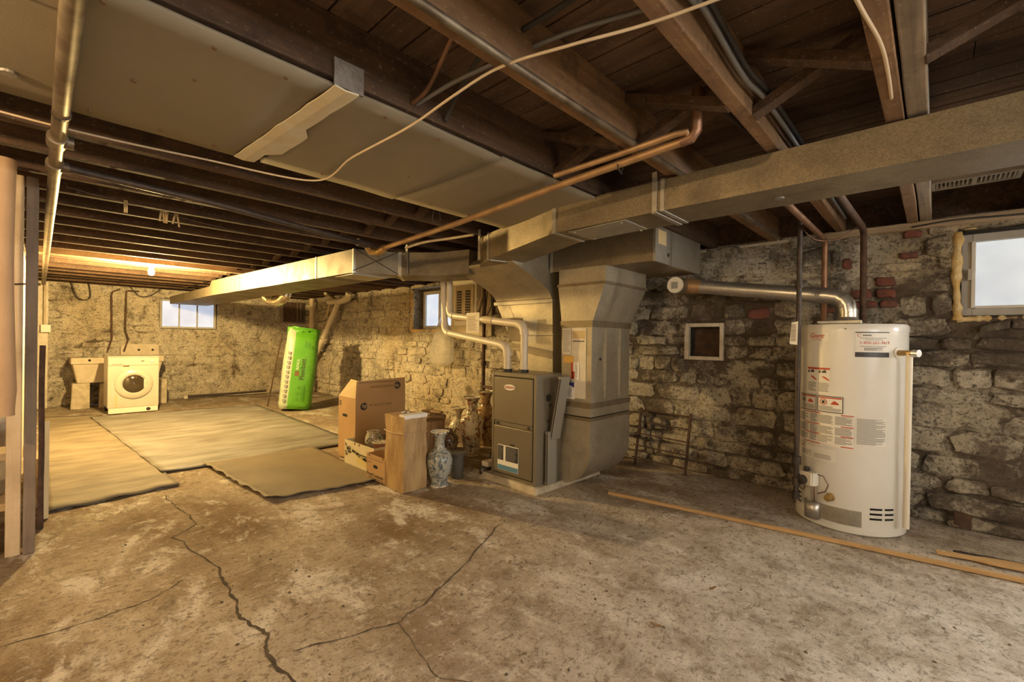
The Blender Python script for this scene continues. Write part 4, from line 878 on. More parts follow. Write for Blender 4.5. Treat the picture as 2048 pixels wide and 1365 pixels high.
MB().tube([hp(-33, .335, HR + .03), hp(-24, .33, HR + .02), hp(-19, .28, HR + .015), hp(-22, .235, HR + .015), hp(-30, .21, HR + .02)], .0035, 6).build('thermocouple_wire', 'copper_old', V_)
MB().tube([hp(-55 + 6 * math.cos(a), .225 + .028 * math.sin(a), HR + .012) for a in [2 * math.pi * k / 16 for k in range(17)]], .003, 6).build('coiled_wire', 'copper_old', V_)
g = cpatch(-40, 13, .055, .150, HR + .004).build('burner_door', 'galvanised_clean', H, thick=.003, fix=False)
MB().grid([[hp(-37 + 9 * math.cos(a), z, HR + .006 + .045 * math.sin(a)) for a in [math.pi * k / 10 for k in range(11)]] for z in (.045, .155)]).build('burner_shield', 'flue_metal', g, smooth=True, thick=.002, fix=False)
dv = MB().lathe([(.026, 0), (.022, .008), (.014, .01), (.014, .03), (.021, .03), (.021, .045), (0, .047)], hp(-17.7, .205, HR), 16, hp(-17.7, .2, 1) - hp(-17.7, .2, 0)).build('drain_valve', 'brass', H, smooth='auto')
for p0, w_ in ((21, 13), (37, 11)):
    for z in (.107, .137, .167): cpatch(p0, p0 + w_, z, z + .012).build('vent_slot', 'black_void', H, fix=False)
for p0 in (-78, -67):
    for z in (.10, .13, .16): cpatch(p0, p0 + 8, z, z + .012).build('vent_slot', 'black_void', H, fix=False)
tp = hp(51, 1.125, HR); td = (hp(51, 0, 1) - hp(51, 0, 0))
e = tp + td * .10
MB().tube([tp, tp + td * .006], .034, 18).build('relief_flange', 'plastic_white', H); MB().tube([tp, tp + td * .09], .017, 12).build('relief_valve', 'brass', H, smooth='auto'); MB().tube([tp + td * .085, tp + td * .115], .022, 12).build('relief_cap', 'flue_metal', H, smooth='auto')
MB().tube([tp + td * .065, tp + td * .065 - Vector((0, 0, .06)), tp + td * .06 - Vector((0, 0, 1.04))], .0165, 12).build('relief_tube', 'plastic_white', H, smooth='auto')
MB().lathe([(.004, 0), (.004, .003)], hp(-5, 1.27, HR + .003), 8, hp(-5, 0, 1) - hp(-5, 0, 0)).build('cap_screw', 'iron_black', H)
origin_to(tag(MB().hexa([(-.56, 3.52, 1.306), (-.34, 3.50, 1.306), (-.34, 3.62, 1.306), (-.56, 3.62, 1.306), (-.57, 3.52, 1.322), (-.33, 3.50, 1.325), (-.34, 3.62, 1.33), (-.56, 3.62, 1.318)]).build('folded_papers', 'paper', bevel=.003), 'folded white papers lying on top of the water heater', 'papers'), (-.45, 3.56, 1.306))
# flue
t = thing('flue_pipe', 'silver flue pipe bending from the heater top across to a tee', 'flue', (-.43, 3.75, 1.31))
fp = [(-.43, 3.75, 1.33), (-.43, 3.75, 1.40)]
for k in range(1, 5):
    a = math.radians(22.5 * k); fp.append((-.43 - .105 * (1 - math.cos(a)), 3.75, 1.40 + .105 * math.sin(a)))
MB().tube(fp, .055, 24).build('elbow', 'flue_metal', t, smooth='auto')
MB().lathe([(.105, 0), (.062, .035), (.058, .05)], (-.43, 3.75, 1.306), 24).build('draft_hood', 'galvanised_clean', t, smooth='auto')
for k in (2, 3, 4):
    p, q = Vector(fp[k]), Vector(fp[min(k + 1, 5)]); d = (q - p).normalized() if k < 5 else Vector((-1, 0, 0)); MB().tube([p - d * .004, p + d * .004], .058, 24).build('elbow_ring', 'flue_metal', t, smooth='auto')
P1, P2 = Vector((-.53, 3.75, 1.505)), Vector((-1.43, 3.77, 1.635))
MB().tube([P1, P2], .055, 24).build('horizontal_run', 'flue_metal', t, smooth='auto')
dd = (P2 - P1).normalized()
for s in (.10, .60, .72, .76): q = P1 + (P2 - P1) * s; MB().tube([q - dd * .005, q + dd * .005], .0575, 24).build('joint_ring', 'flue_metal', t, smooth='auto')
MB().tube([P2 - dd * .02, P2 + dd * .10], [.058, .068], 24).build('reducer', 'copper_dust', t, smooth='auto')
tc = P2 + dd * .14
MB().tube([tc + Vector((0, -.15, -.01)), tc + Vector((0, .33, 0))], .070, 24).build('tee_body', 'galvanised', t, smooth='auto')
cp = MB().tube([tc + Vector((0, -.165, -.01)), tc + Vector((0, -.15, -.01))], .066, 24).build('tee_cap', 'plastic_white', t, smooth='auto'); MB().box(tc.x - .03, tc.x + .025, tc.y - .168, tc.y - .165, tc.z - .04, tc.z + .015).build('cap_label', 'ink_grey', cp)
# rack against the wall
t = thing('metal_rack', 'rusty metal rack leaning against the stone wall beside the return duct', 'rack', (-1.8, 3.95, 0))
for x in (-2.06, -1.58): MB().bar((x, 3.90, 0), (x - .01, 4.04, .53), .02, .02).build('upright', 'iron_rust', t)
for k in range(5): z = .06 + .11 * k; yy = 3.90 + .14 * z / .53; MB().tube([(-2.10, yy, z + .012), (-1.58, yy, z)], .006, 8).build('rail', 'iron_rust', t)
MB().tube([(-2.20, 3.93, .02), (-2.19, 4.0, .5)], .007, 8).build('side_bar', 'iron_rust', t)
origin_to(tag(MB().hexa([(.10, 4.03, .03), (.18, 4.02, .02), (.18, 4.05, .02), (.10, 4.06, .03), (.10, 4.04, .115), (.18, 4.03, .105), (.18, 4.05, .105), (.10, 4.06, .115)]).build('wall_box', 'iron_rust', bevel=.004), 'small dark metal box low on the wall right of the heater', 'box'), (.14, 4.04, .02))
# wood strip, bat and debris on the floor
o = MB().bar((-1.80, 3.00, .014), (.75, 3.43, .014), .024, .022).build('wood_strip', 'new_wood', bevel=.002); origin_to(tag(o, 'long thin wooden strip lying across the floor before the heater', 'wood strip'), (-.5, 3.2, 0))
pr = [(0, .016), (.03, .022), (.06, .021), (.12, .016), (.16, .018), (.20, .032), (.26, .038), (.75, .040), (.76, .0)]
up = [(a, b) for a, b in pr]; dn = [(a, -b) for a, b in reversed(pr)]; dv_ = Vector((.97, .22, 0)).normalized(); nv_ = Vector((-.22, .97, 0)).normalized(); o0 = Vector((.02, 3.47, .008))
t = thing('wooden_bat', 'flat wooden bat with shaped handle beside the strip at the right edge', 'bat', (.02, 3.47, 0))
MB().prism([o0 + dv_ * a + nv_ * b for a, b in up + dn[1:]], (0, 0, .018)).build('bat_body', 'new_wood', t, bevel=.003)
MB().lathe([(.007, 0), (.007, .0195)], o0 + dv_ * .028, 10).build('hanging_hole', 'paper', t); q = o0 + dv_ * .42 + Vector((0, 0, .0185)); MB().bar(q, q + dv_ * .18, .010, .0006).build('stamped_text', 'ink_brown', t)
origin_to(tag(MB().bar((.09, 3.545, .012), (.75, 3.66, .012), .035, .018).build('dark_lath', 'iron_black', bevel=.004), 'dark grey lath lying behind the wooden bat', 'lath'), (.3, 3.6, 0))
# ================================================================== MATS
def mat_sheet(name, label, c, m_, z, wav, seed, nx=40, ny=24, curl=()):
    c = [Vector(q) for q in c]; rows = []
    for j in range(ny + 1):
        r = []
        for i in range(nx + 1):
            s, t_ = i / nx, j / ny; p = c[0].lerp(c[1], s).lerp(c[3].lerp(c[2], s), t_); e = min(s, 1 - s, t_, 1 - t_)
            x, y_ = p.x + .012 * nz(p.x, p.y, seed, 7) * (e < .02), p.y + .012 * nz(p.y, p.x, seed, 7) * (e < .02)
            zz = z + floor_h(x, y_) + wav * (.5 + .5 * nz(x, y_, seed, 3.1)) * (1.0 if e > .08 else 1.5) + wav * .6 * (.5 + .5 * nz(x * .4, y_ * 5, seed, 2))
            for cs, amp, fr in curl:
                d = {'x1': 1 - s, 'x0': s, 'y0': t_, 'y1': 1 - t_}[cs]; l = (t_ if cs[0] == 'x' else s)
                zz += amp * max(0, 1 - d * 9) ** 2 * (.5 + .5 * math.sin(l * fr + 3 * nz(l, 2, seed, 4)))
            r.append((x, y_, zz))
        rows.append(r)
    o = MB().grid(rows).build(name, m_, smooth=True, thick=.003, fix=False); origin_to(o, (c[0].x, c[0].y, 0)); return tag(o, label, 'floor mat')
mat_sheet('floor_mat', 'beige lino sheet on the floor beside the posts', [(-9.0, .06), (-4.18, .05), (-4.25, .76), (-8.8, .56)], 'mat_beige', .005, .004, 1, curl=[('x1', .014, 16), ('y1', .006, 30)])
mat_sheet('floor_mat', 'large blue grey lino sheet in the middle of the far floor', [(-8.55, .50), (-4.70, .72), (-4.66, 2.45), (-8.3, 2.55)], 'mat_bluegrey', .010, .005, 2, curl=[('y0', .008, 40)])
mat_sheet('floor_mat', 'olive brown ribbed sheet in front of the cardboard boxes', [(-4.78, 1.02), (-3.38, 1.13), (-3.26, 1.95), (-4.72, 2.0)], 'mat_olive', .016, .004, 3, curl=[('x1', .012, 30), ('y0', .016, 46)])
# ================================================================== BOXES AND VASES
def carton(name, label, x0, x1, y0, y1, h, mat, inside='cardboard_inside', cat='box', open_=True, th=.006):
    t = thing(name, label, cat, ((x0 + x1) / 2, (y0 + y1) / 2, 0))
    z0 = .014 if name != 'x' else 0
    MB().box(x0, x1, y0, y1, z0, z0 + th).build('bottom', inside, t)
    MB().box(x0, x1, y0, y0 + th, z0 + th, h).build('side_panel', mat, t); MB().box(x0, x1, y1 - th, y1, z0 + th, h).build('side_panel', mat, t)
    MB().box(x0, x0 + th, y0 + th, y1 - th, z0 + th, h).build('side_panel', mat, t); MB().box(x1 - th, x1, y0 + th, y1 - th, z0 + th, h).build('side_panel', mat, t)
    return t
HPB = carton('computer_box', 'tall open cardboard computer box with one flap standing up', -4.27, -3.93, 2.04, 2.58, .60, 'cardboard')
MB().hexa([(-3.936, 2.04, .60), (-3.930, 2.04, .60), (-3.930, 2.58, .60), (-3.936, 2.58, .60), (-3.936, 2.05, .76), (-3.93, 2.05, .76), (-3.93, 2.57, .775), (-3.936, 2.57, .775)]).build('flap', 'cardboard', HPB)
MB().hexa([(-4.27, 2.04, .60), (-3.94, 2.04, .60), (-3.94, 2.045, .602), (-4.27, 2.045, .602), (-4.20, 2.13, .76), (-3.94, 2.10, .75), (-3.94, 2.105, .752), (-4.20, 2.135, .762)]).build('flap', 'cardboard_pale', HPB)
def hp_logo(c, u, v, r, par, flip=1):
    c, u, v = Vector(c), Vector(u), Vector(v); n = u.cross(v)
    d = MB().prism([c + u * r * math.cos(2 * math.pi * k / 24) + v * r * math.sin(2 * math.pi * k / 24) for k in range(24)], n * .001).build('round_logo', 'ink', par)
    text_mb('hp', r * 1.5, c - u * r * .62 * flip - v * r * .30 * flip + n * .001, u * flip, v * flip, .0004, shear=.2).build('lettering', 'cardboard_pale', d)
hp_logo((-3.9299, 2.125, .52), (0, 1, 0), (0, 0, 1), .036, HPB); hp_logo((-3.9299, 2.485, .70), (0, 1, 0), (0, 0, 1), .036, HPB, -1); hp_logo((-4.235, 2.0399, .535), (1, 0, 0), (0, 0, 1), .025, HPB)
text_mb('WORKSTATION', .034, (-3.9299, 2.175, .512), (0, 1, 0), (0, 0, 1), .0005).build('lettering', 'ink_brown', HPB); text_mb('WORKSTATION', .034, (-3.9299, 2.44, .712), (0, -1, 0), (0, 0, -1), .0005).build('lettering', 'ink_brown', HPB)
MB().box(-4.18, -4.09, 2.038, 2.0405, .41, .435).build('hand_hole', 'black_void', HPB); MB().box(-3.93, -3.9295, 2.07, 2.50, .742, .748).build('printed_text', 'ink_brown', HPB)
FB = carton('fruit_box', 'cream printed produce box holding two pots', -3.95, -3.43, 1.95, 2.02 + .30, .235, 'box_cream')
b_ = MB()
for k in range(90):
    s = R_.random(); x = -3.93 + .45 * s ** 1.6; z = .205 - .09 * s - R_.random() * (.11 * max(0, 1 - s * 2.2) + .02); a = R_.uniform(0, 3.14); d = Vector((math.cos(a), 0, math.sin(a))) * R_.uniform(.012, .026); e = Vector((-d.z, 0, d.x)) * .32; c = Vector((x, 1.9485, z))
    b_.quad([c - d, c + e, c + d, c - e])
b_.build('vine_print', 'ink_olive', FB, fix=False)
MB().box(-3.72, -3.50, 1.9488, 1.9495, .055, .125).build('yellow_print', 'ink_yellow', FB); MB().box(-3.70, -3.50, 1.9488, 1.9495, .133, .147).build('olive_band', 'ink_olive', FB)
for x in (-3.76, -3.68): MB().box(x - .008, x + .008, 1.948, 1.9495, .212, .232).build('tab_slot', 'ink_brown', FB)
def vase(name, label, loc, h, prof, mat, cat='vase', group=None, foot=None, rim='glaze_pale', n=28):
    """prof: (radius fraction of h, height fraction)"""
    x, yy, z = loc; t = thing(name, label, cat, loc, group)
    pts = [(r * h, q * h) for r, q in prof]; th = .006
    inner = [(max(r - th, .004), max(q, .02 * h)) for r, q in reversed(pts)]
    MB().lathe([(0.001, 0)] + pts + inner + [(.001, .02 * h)], loc, n).build('vessel', mat, t, smooth='auto')
    r0 = pts[-1][0]; MB().lathe([(r0 + .001, h - .006), (r0 + .004, h - .002), (r0 + .003, h + .003), (r0 - .006, h + .002), (r0 - .008, h - .004)], loc, n).build('rim', rim, t, smooth='auto')
    if foot: MB().lathe([(foot * h + .002, 0), (foot * h + .003, .004), (foot * h + .001, .012)], loc, n).build('foot_ring', rim, t, smooth='auto')
    return t
BAL = [(.17, 0), (.175, .02), (.15, .08), (.15, .12), (.20, .22), (.235, .38), (.24, .50), (.20, .60), (.115, .68), (.095, .74), (.085, .84), (.11, .92), (.165, 1.0)]
TAL = [(.135, 0), (.14, .03), (.135, .08), (.155, .2), (.185, .38), (.20, .54), (.205, .60), (.18, .65), (.11, .72), (.09, .78), (.09, .88), (.12, .95), (.155, 1.0)]
RND = [(.20, 0), (.22, .03), (.30, .2), (.37, .42), (.385, .6), (.34, .78), (.22, .92), (.17, .95), (.19, 1.0)]
vase('bowl_pot', 'white bowl with dark blue pattern in the produce box', (-3.76, 2.14, .16), .15, [(.35, 0), (.5, .2), (.56, .45), (.52, .7), (.40, .95), (.42, 1.0)], 'glaze_bowl', 'pot')
vase('clay_pot', 'brown glazed pot with pale rim in the produce box', (-3.53, 2.07, .13), .13, [(.32, 0), (.42, .3), (.45, .7), (.45, .85), (.50, .86), (.50, 1.0)], 'terracotta', 'pot')
BB = carton('produce_carton', 'low brown produce carton with black lettering beside the tall wrapped one', -3.43, -3.145, 1.885, 2.15, .215, 'cardboard')
text_mb('Fresh Lemons', .045, (-3.42, 1.8845, .040), (1, 0, 0), (0, 0, 1), .0004).build('lettering', 'ink', BB)
MB().prism(disc_poly(-3.285, .125, .035, .014, 1.8835), (0, .0015, 0)).build('hand_hole', 'black_void', BB)
for z in (.178, .150): MB().box(-3.42 if z < .17 else -3.39, -3.35 if z < .17 else -3.17, 1.8838, 1.8852, z, z + .004).build('crease_line', 'ink_brown', BB)
MB().box(-3.40, -3.16, 1.8838, 1.8852, .026, .030).build('crease_line', 'ink', BB)
for x in (-3.385, -3.175): MB().box(x - .007, x + .007, 1.8835, 1.8852, .195, .215).box(x - .007, x + .007, 1.8835, 1.8852, .014, .03).build('tab_slot', 'ink_brown', BB)
t = thing('wrapped_box', 'tall narrow box wrapped in brown tape and paper', 'box', (-3.02, 2.0, 0))
rg = []
for k in range(15):
    z = .004 + .57 * k / 14; q = []
    pin = 1 - .03 * math.exp(-((z - .44) / .03) ** 2)
    for (a, b) in ((-1, -1), (-.5, -1), (0, -1), (.5, -1), (1, -1), (1, 0), (1, 1), (0, 1), (-1, 1), (-1, 0)):
        bul = .010 * nz(a * 2 + z * 6, b, z * 4, 1.7); q.append((-3.022 + a * .133 * pin + bul * abs(b), 1.995 + b * .105 * pin - (.010 if b == -1 and abs(a) < .9 else 0) * (.6 + nz(a, z, 2, 5)) + bul * .5, z))
    rg.append(q)
MB().loft(rg).build('wrapping', 'wrap_paper', t, smooth='auto')
MB().box(-3.13, -2.90, 1.90, 2.09, .574, .580).build('top_board', 'cardboard_inside', t); MB().box(-2.965, -2.888, 1.895, 2.10, .560, .590).build('white_edge', 'label_white', t)
MB().tube([(-3.158, 1.885, .45), (-3.02, 1.872, .443), (-2.886, 1.888, .452), (-2.884, 2.1, .45)], .005, 6).build('tape_band', 'wrap_paper', t)
for x, yy in ((-3.06, 2.0), (-3.03, 2.02), (-3.05, 1.98)): MB().lathe([(.001, 0), (.012, .003), (.010, .010), (.001, .013)], (x, yy, .58), 8).build('foam_chip', 'label_white', t)
vase('porcelain_vase', 'blue grey porcelain vase standing right of the wrapped box', (-2.875, 2.215, 0), .43, BAL, 'glaze_blue', foot=.17, group='porcelain vases beside the furnace')
vase('small_pot', 'plain dark grey tapered pot behind the blue vase', (-2.93, 2.44, 0), .215, [(.24, 0), (.25, .02), (.30, .9), (.33, .92), (.33, 1.0)], 'pot_grey', 'pot', rim='pot_grey')
vase('round_jar', 'round dark brown patterned jar behind the blue vase', (-3.53, 2.82, 0), .27, RND, 'glaze_dark', 'jar', rim='glaze_dark')
vase('porcelain_vase', 'tall white vase painted with brown flowers left of the furnace', (-3.41, 3.03, 0), .585, TAL, 'glaze_floral', foot=.14, group='porcelain vases beside the furnace')
vase('porcelain_vase', 'tall brown vase half hidden by the flowered vase', (-3.60, 3.40, 0), .60, TAL, 'glaze_brown', foot=.14, group='porcelain vases beside the furnace')
vase('porcelain_vase', 'shorter pale vase with flared lip beside the tree stump', (-3.95, 3.30, 0), .39, [(.19, 0), (.2, .03), (.18, .1), (.25, .3), (.265, .45), (.20, .6), (.10, .7), (.095, .8), (.15, .92), (.23, 1.0)], 'glaze_pale', foot=.19, group='porcelain vases beside the furnace')
# stump with firewood on it
t = thing('tree_stump', 'sawn tree stump behind the wrapped box', 'stump', (-3.86, 2.84, 0))
MB().loft([[(-3.86 + (.155 + .015 * nz(a * 2, z, 1, 1.5)) * (1.06 - .06 * z / .33) * math.cos(a), 2.84 + (.155 + .015 * nz(a * 2, z, 1, 1.5)) * math.sin(a), z) for a in [2 * math.pi * k / 26 for k in range(26)]] for z in (0, .1, .2, .3, .325)]).build('bark', 'log_wood', t, smooth='auto')
MB().lathe([(0, .325), (.148, .326)], (-3.86, 2.84, 0), 26).build('cut_face', 'log_end', t)
def log(label, c, d, ln, r, k0):
    c, d = Vector(c), Vector(d).normalized(); n_ = 7; u = d.cross(Vector((0, 0, 1))).normalized(); v = u.cross(d)
    rg = [[c + d * s + (u * math.cos(a) * r + v * math.sin(a) * r * .7) * (1 + .2 * nz(a, s * 5, k0, 1)) for a in [2 * math.pi * j / n_ for j in range(n_)]] for s in (-ln / 2, 0, ln / 2)]
    origin_to(tag(MB().loft(rg).build('firewood', 'log_wood', bevel=.004), label, 'firewood', 'firewood on the stump'), c)
log('split firewood piece lying at the left of the stump top', (-3.92, 2.80, .354), (.6, -.3, 0), .15, .036, 1); log('split firewood piece lying at the right of the stump top', (-3.80, 2.90, .352), (.8, .5, 0), .15, .034, 2)
log('firewood piece piled highest on the stump, left', (-3.93, 2.86, .402), (.5, .5, .1), .12, .03, 3); log('firewood piece piled highest on the stump, right', (-3.80, 2.88, .400), (.9, .2, 0), .14, .03, 4)
# small floor pump at the furnace
t = thing('condensate_pump', 'small black pump with white top on the floor left of the furnace', 'pump', (-2.80, 2.70, 0)); MB().box(-2.86, -2.76, 2.63, 2.76, 0.005, .075).build('tank', 'plastic_dark', t, bevel=.008); MB().box(-2.85, -2.77, 2.65, 2.75, .075, .12).build('motor_cover', 'paper', t, bevel=.008); MB().lathe([(.016, 0), (.016, .012), (.010, .012)], (-2.81, 2.63, .05), 14, (0, -1, 0)).build('outlet', 'flue_metal', t)
# ================================================================== INSULATION BAG
t = thing('insulation_bag', 'bright green plastic insulation bag leaning in the far corner', 'bag', (-7.42, 2.80, 0))
U_ = Vector((.36, .933, 0)); Nn = Vector((.933, -.36, 0)); lean = (U_ * .36 - Nn * .14 + Vector((0, 0, 1.22))).normalized()
rg = []; loc = []
for k in range(30):
    s = k / 29; zz = 1.30 * s; ww = .245 * (.86 if k == 0 else (.95 if k == 1 else 1)) * (1 - .04 * math.sin(s * 9) * .5) * (1 if s < .9 else 1 - (s - .9) * .8); dp = .19 * (.8 if k == 0 else 1) * (1 if s < .88 else 1 - (s - .88) * 4.5)
    q = []
    for j in range(36):
        a = 2 * math.pi * j / 36; ca, sa = math.cos(a), math.sin(a); e = .55
        x = math.copysign(abs(ca) ** e, ca) * ww; d = math.copysign(abs(sa) ** e, sa) * dp; wr = .007 * nz(x * 4, zz * 6, d * 4, 3)
        q.append(Vector((x + wr, d + wr, zz)))
    rg.append(q)
b_ = MB().loft(rg)
# local frame: x = width, y = towards back, z = up the bag
F3 = Matrix((U_, (-Nn), lean)).transposed()
bagm = b_.build('bag_body', 'bag_green', t, smooth='auto')
def to_bag(o):
    o.location = (0, 0, .01); me = o.data
    return o
bagm.data.transform(Matrix.Translation(parent_world(t)))
bagm.matrix_local = Matrix.Translation((-.02, .02, .012)) @ F3.to_4x4()
def bag_part(mbx, name, mt, **kw):
    o = mbx.build(name, mt, None, **kw); o.parent = bagm; return o
tp_ = []
for k in range(8):
    s = k / 7; tp_.append([Vector(((.238 + .015 * s) * math.cos(a) * (1 + .10 * nz(math.cos(a), math.sin(a), s, 4)), (.14 - .02 * s) * math.sin(a) * (1 + .5 * nz(math.cos(a), math.sin(a), s + 4, 5)), 1.19 + .13 * s + .05 * nz(math.cos(a), math.sin(a), s + 7, 4))) for a in [2 * math.pi * j / 28 for j in range(28)]])
bag_part(MB().loft(tp_), 'gathered_top', 'bag_top', smooth=True)
yb = -.194
bag_part(text_mb('Flexibatt', .098, (.075, yb, .46), (0, 0, 1), (-1, 0, 0), .0008), 'lettering', 'ink')
bag_part(text_mb('ROXUL', .052, (-.015, yb, .62), (0, 0, 1), (-1, 0, 0), .0008), 'lettering', 'label_white')
bag_part(MB().box(-.06, -.0, yb - .001, yb, .52, .60), 'dark_emblem', 'ink_brown')
b_ = MB()
for x in (.04, .06, .09, .12, .135):
    b_.box(x, x + .008, yb - .001, yb, .98, 1.15 - x)
for x in (.06, .085, .10): b_.box(x, x + .006, yb - .001, yb, .12, .38)
b_.box(.0, .025, yb - .001, yb, .14, .19); b_.box(.0, .03, yb - .001, yb, .22, .27); b_.box(.01, .04, yb - .001, yb, .32, .36)
bag_part(b_, 'printed_text', 'bag_top')
b_ = MB()
for z in [.10 + .075 * k for k in range(11)]: b_.box(-.19, -.15, yb - .001, yb, z, z + .05)
bag_part(b_, 'grey_print', 'ink_grey')
# ================================================================== LAUNDRY CORNER
t = thing('washing_machine', 'white front loading washing machine standing in front of the sinks', 'washing machine', (-8.98, .98, 0))
wx = -8.69
MB().box(-9.25, wx, .69, 1.28, .09, .835).build('cabinet', 'enamel_washer', t, bevel=.008)
MB().box(-9.26, wx + .01, .685, 1.285, .835, .85).build('top_panel', 'enamel_washer', t, bevel=.006)
MB().box(wx - .02, wx + .006, .70, 1.27, .012, .088).build('kick_plate', 'plastic_white', t, bevel=.003)
MB().box(-9.22, -9.18, .70, .74, 0, .09).box(-8.75, -8.71, .70, .73, 0, .09).box(-9.22, -9.18, 1.24, 1.28, 0, .09).box(-8.75, -8.71, 1.24, 1.27, 0, .09).build('feet', 'plastic_dark', t)
cp = MB().box(wx - .004, wx + .010, .692, 1.278, .715, .825).build('control_panel', 'enamel_washer', t, bevel=.005)
MB().box(wx + .010, wx + .014, .705, .86, .728, .775).build('detergent_drawer', 'enamel_washer', cp, bevel=.004); MB().box(wx + .0145, wx + .017, .735, .86, .732, .740).build('drawer_grip', 'ink_grey', cp)
MB().box(wx + .010, wx + .013, 1.06, 1.10, .772, .782).build('display', 'plastic_dark', cp)
MB().lathe([(.022, 0), (.020, .016), (0, .017)], (wx + .010, 1.19, .772), 20, (1, 0, 0)).build('dial', 'plastic_white', cp, smooth='auto')
for k in range(5): MB().lathe([(.008, 0), (.008, .004), (0, .004)], (wx + .010, .90 + .033 * k, .77), 10, (1, 0, 0)).build('button', 'plastic_white', cp)
dr = MB().lathe([(.222, 0), (.220, .018), (.205, .030), (.150, .034), (.142, .022)], (wx, .985, .44), 44, (1, 0, 0)).build('door_ring', 'enamel_washer', t, smooth='auto')
MB().lathe([(.145, .016), (.120, .030), (.07, .048), (.0, .055)], (wx, .985, .44), 36, (1, 0, 0)).build('door_glass', 'glass_dark', dr, smooth=True)
MB().box(wx + .03, wx + .037, 1.095, 1.13, .37, .51).build('door_handle', 'enamel_washer', dr, bevel=.004)
MB().lathe([(.026, 0), (.026, .004), (.018, .006), (0, .006)], (wx + .006, 1.155, .05), 18, (1, 0, 0)).build('filter_cap', 'plastic_dark', t); MB().box(wx, wx + .0008, .775, .795, .10, .30).build('rust_streak', 'cardboard_pale', t); MB().box(wx, wx + .0012, .86, .93, .695, .712).build('rust_spot', 'ink_brown', t)
def sink(label, y0, y1, zt, zb, xb=-10.14, back=.0):
    t = thing('laundry_sink', label, 'sink', ((xb - 9.6) / 2, (y0 + y1) / 2, zb), 'old laundry sinks by the far wall'); xf = -9.62
    ta = .055
    MB().loft([[(xb, y0 + ta, zb), (xf - .05, y0 + ta, zb), (xf - .05, y1 - ta, zb), (xb, y1 - ta, zb)], [(xb, y0, zt - .10), (xf, y0, zt - .10), (xf, y1, zt - .10), (xb, y1, zt - .10)]]).build('basin', 'sink_concrete', t, bevel=.012)
    for (a, b, c, d) in ((xf - .05, xf + .02, y0 - .02, y1 + .02), (xb, xf - .05, y0 - .02, y0 + .04), (xb, xf - .05, y1 - .04, y1 + .02)): MB().box(a, b, c, d, zt - .10, zt).build('rim', 'sink_concrete', t, bevel=.012)
    if back:
        n = 8; pl = [(xb + .02, y0 - .02, zt), (xb + .02, y1 + .02, zt)] + [(xb + .02, y1 + .02 - .07 * (1 - math.cos(a)), back - .07 + .07 * math.sin(a)) for a in [math.pi / 2 * k / n for k in range(n + 1)]] + [(xb + .02, y0 - .02 + .07 * (1 - math.cos(a)), back - .07 + .07 * math.sin(a)) for a in [math.pi / 2 * k / n for k in range(n, -1, -1)]]
        MB().prism(pl, (.05, 0, 0)).build('splashback', 'sink_concrete', t)
    for yy in ((y0 + y1) / 2 - .02, (y0 + y1) / 2 + .17): MB().lathe([(.018, 0), (.018, .006), (0, .006)], ((xf + .02) if not back else xb + .07, yy, zt - .04 if not back else back - .10), 14, (1, 0, 0)).build('tap_hole', 'black_void', t)
    return t
sink('left concrete laundry sink resting on a pale block', .36, .78, .80, .40); sink('right laundry sink with high rounded splashback behind the washer', .98, 1.46, .82, .42, back=1.01)
def block(label, y0, y1, h, x0=-9.95, x1=-9.62):
    origin_to(tag(MB().hexa([(x0, y0, 0), (x1, y0 - .02, 0), (x1, y1, 0), (x0, y1, 0), (x0, y0, h), (x1, y0, h), (x1, y1, h), (x0, y1, h)]).build('concrete_block', 'concrete_pale', bevel=.01), label, 'block', 'blocks under the sinks'), ((x0 + x1) / 2, (y0 + y1) / 2, 0))
block('pale concrete block under the left sink', .36, .56, .40); block('narrow concrete block between sink and washer', .68, .74, .39); block('pale concrete block right of the washer', 1.40, 1.53, .42)
pipe('water_pipe', 'left of two thin pipes coming down the far wall to the sink', [(-10.12, .95, 1.95), (-10.12, .86, 1.90), (-10.12, .84, 1.85), (-10.12, .85, 1.1), (-10.08, .80, .9)], .012, 'iron_rust', group='pipes over the sinks')
pipe('water_pipe', 'right of two thin pipes coming down the far wall to the sink', [(-10.12, 1.2, 1.93), (-10.12, 1.06, 1.93), (-10.12, 1.03, 1.90), (-10.12, 1.02, 1.25), (-10.1, 1.06, 1.1), (-10.05, 1.0, .88)], .013, 'iron_rust', group='pipes over the sinks')
cable('dark cable loop hanging at the top left of the far wall', [(-10.14, .35, 2.01), (-10.10, .42, 1.78), (-10.08, .52, 1.73), (-10.10, .58, 1.80), (-10.14, .56, 2.01)], .008, 'cable_black')
cable('dark cable sagging beside the far window', [(-10.10, 1.08, 2.005), (-10.08, 1.2, 1.85), (-10.08, 1.35, 1.87), (-10.10, 1.5, 2.005)], .007, 'cable_black')
t = thing('outlet_box', 'small white electrical box in the far left corner', 'outlet', (-10.0, .07, 1.25)); MB().box(-10.10, -10.03, .02, .13, 1.19, 1.31).build('box', 'plastic_white', t, bevel=.006); MB().tube([(-10.06, .06, 1.31), (-10.06, .06, 1.99)], .012, 8).build('conduit', 'pvc_old', t)
# foil dryer duct under the trunk
b_ = MB(); ctr = [(-6.9, 2.20, 1.80), (-6.85, 2.20, 1.72), (-6.75, 2.22, 1.675), (-6.6, 2.24, 1.66), (-6.45, 2.26, 1.675), (-6.35, 2.28, 1.73), (-6.3, 2.29, 1.82)]
cc_ = []
for a, b in zip(ctr, ctr[1:]):
    for k in range(8): cc_.append(Vector(a).lerp(Vector(b), k / 8))
b_.tube(cc_, [.062 + .006 * (k % 2) for k in range(len(cc_))], 16)
origin_to(tag(b_.build('flexible_duct', 'foil_shiny'), 'shiny crinkled foil duct sagging under the pale trunk', 'duct'), (-6.6, 2.24, 1.6))
